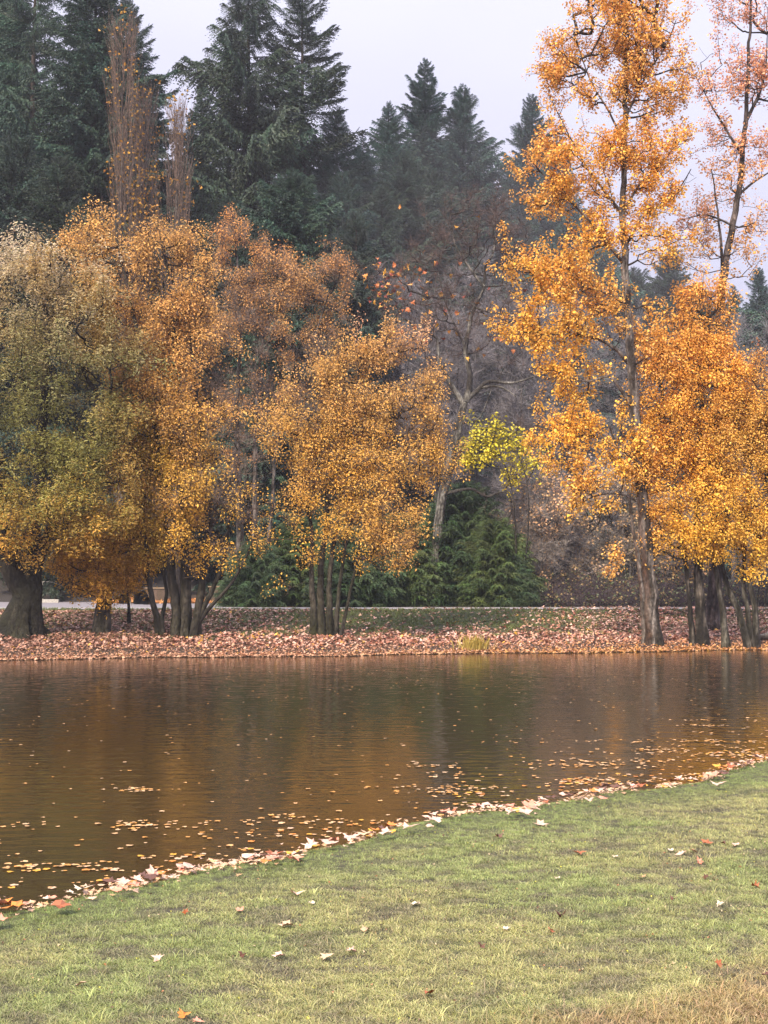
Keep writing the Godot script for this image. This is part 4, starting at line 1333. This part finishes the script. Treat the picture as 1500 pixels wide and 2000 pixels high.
func leaves() -> void:
	rng.seed = 777
	# single leaves lying on the lawn
	var far_of := func(py: float) -> float:
		var dd := 5.0
		for k in 6:
			dd = (EYE - 0.10) * FOCAL / maxf(py - 1132.0, 1.0)
		return dd
	for q in [[1393, 1893, 0.062, 0, "l_rust", "rust red leaf standing upright in the dry grass at lower right", 1.1], [1484, 1916, 0.045, 1, "l_brown", "dark red leaf at the right edge below the upright rust leaf", 0.5], [1071, 1822, 0.052, 4, "l_salmon", "salmon pink leaf lying flat right of the middle lawn", 0.5], [938, 1850, 0.045, 2, "l_brown", "dark maroon curled leaf in the middle lawn", 0.5], [836, 1946, 0.062, 1, "l_rust", "red brown folded leaf near the bottom middle", 0.2], [365, 1987, 0.062, 1, "l_orange", "orange brown leaf at the bottom edge left of centre", 0.2], [390, 1998, 0.05, 0, "l_salmon", "pinkish leaf cut by the bottom edge beside the orange brown leaf", 0.2],
			[313, 1866, 0.062, 5, "l_pink", "pale pink leaf lying open in the left lawn", 0.25], [166, 1916, 0.055, 3, "l_tan", "tan oval leaf in the lower left lawn", 0.2], [478, 1862, 0.045, 2, "l_brown", "dark curled leaf left of the pale brown pair", 0.5], [548, 1865, 0.07, 1, "l_pink", "pale pink and red leaf right of the dark curled one", 0.3], [638, 1867, 0.07, 0, "l_tan", "tan curled leaf left of the dull mauve leaf", 0.3], [686, 1853, 0.06, 5, "l_pink", "dull mauve pink leaf above the tan curled leaf", 0.25], [715, 1813, 0.055, 2, "l_tan", "light tan twisted leaf in the middle lawn", 0.5], [813, 1764, 0.05, 3, "l_cream", "thin cream leaf in the upper middle lawn", 0.15],
			[580, 1740, 0.095, 5, "l_pink", "long pale leaf below the bright shore cluster", 0.1], [472, 1770, 0.055, 3, "l_salmon", "small salmon leaf left of the long pale leaf", 0.2], [562, 1803, 0.085, 1, "l_tan", "tan leaf with brown edge below the long pale leaf", 0.3], [368, 1777, 0.04, 2, "l_rust", "small rust leaf near the left shore", 0.6], [1083, 1717, 0.05, 3, "l_cream", "narrow cream leaf in the right middle lawn", 0.1], [1125, 1665, 0.085, 1, "l_rust", "red brown curled leaf in the upper right lawn", 0.3], [1052, 1605, 0.11, 5, "l_pink", "large pale leaf with a rust tip near the right shore", 0.15], [1196, 1673, 0.05, 3, "l_cream", "small cream leaf right of the red brown curled leaf", 0.1], [1247, 1715, 0.06, 0, "l_salmon", "peach leaf with a dark companion in the right lawn", 0.3], [1304, 1661, 0.05, 3, "l_cream", "short cream leaf left of the pink pair", 0.1], [1328, 1668, 0.075, 5, "l_pink", "left leaf of the pale pink pair on the right", 0.3], [1349, 1665, 0.065, 0, "l_salmon", "right leaf of the pale pink pair on the right", 0.4], [1360, 1686, 0.055, 4, "l_salmon", "brick pink leaf below the pale pink pair", 0.5], [1376, 1648, 0.085, 5, "l_rust", "dark red flat leaf near the right edge of the lawn", 0.1], [1430, 1650, 0.06, 3, "l_pink", "pale leaf right of the dark red flat leaf", 0.1], [1407, 1648, 0.04, 2, "l_brown", "small brown leaf between the dark red leaf and the pale one", 0.4], [1373, 1717, 0.045, 2, "l_brown", "dark brown leaf below the brick pink leaf", 0.3], [1466, 1735, 0.065, 6, "l_rust", "rust curled leaf at the right edge of the middle lawn", 0.4], [1400, 1772, 0.06, 0, "l_cream", "cream curled leaf in the right lawn above the dry grass", 0.3], [1308, 1762, 0.035, 2, "l_brown", "tiny dark leaf left of the cream curled leaf", 0.4], [1093, 1794, 0.06, 6, "l_brown", "dark brown crumpled leaf above the salmon leaf", 0.4], [988, 1817, 0.045, 3, "l_cream", "small cream leaf left of the salmon leaf", 0.1], [610, 1758, 0.04, 3, "l_cream", "small cream leaf right of the long pale leaf", 0.1], [973, 1633, 0.07, 6, "l_brown", "flat blackish leaf in the upper lawn near the shore", 0.1], [1498, 1690, 0.05, 1, "l_rust", "rust leaf cut by the right edge of the frame", 0.3]]:
		drop(q[0], far_of.call(q[1]), q[2] * 1.05, q[3], q[4], q[5], "", q[6], "fallen_leaf", 0.018)
	# drift of larger leaves along the near shore
	var mats := ["l_pink", "l_rust", "l_tan", "l_salmon", "l_pink", "l_cream", "l_orange", "l_brown", "l_gold"]
	for i in 230:
		var x := rnd(-2.9, 4.6)
		var off := absf(rng.randfn()) * 0.26 - 0.03
		if i % 4 == 0:
			off = rnd(0.05, 0.8)
		var d := near_shore(x) - off
		var px := x / d * FOCAL + 750.0
		var cl := n_patch.get_noise_1d(x * 16.0)
		if cl < -0.12 and rng.randf() < 0.6:
			continue
		drop(px, d, rnd(0.07, 0.15), [0, 3, 4, 7, 5, 1][int(rng.randf() * 5.99)], mats[int(pow(rng.randf(), 1.3) * 8.99)], "fallen leaf in the drift of pale and rusty leaves along the near shore", "leaves drifted along the near shore", 0.2, "shore_leaf", 0.05)
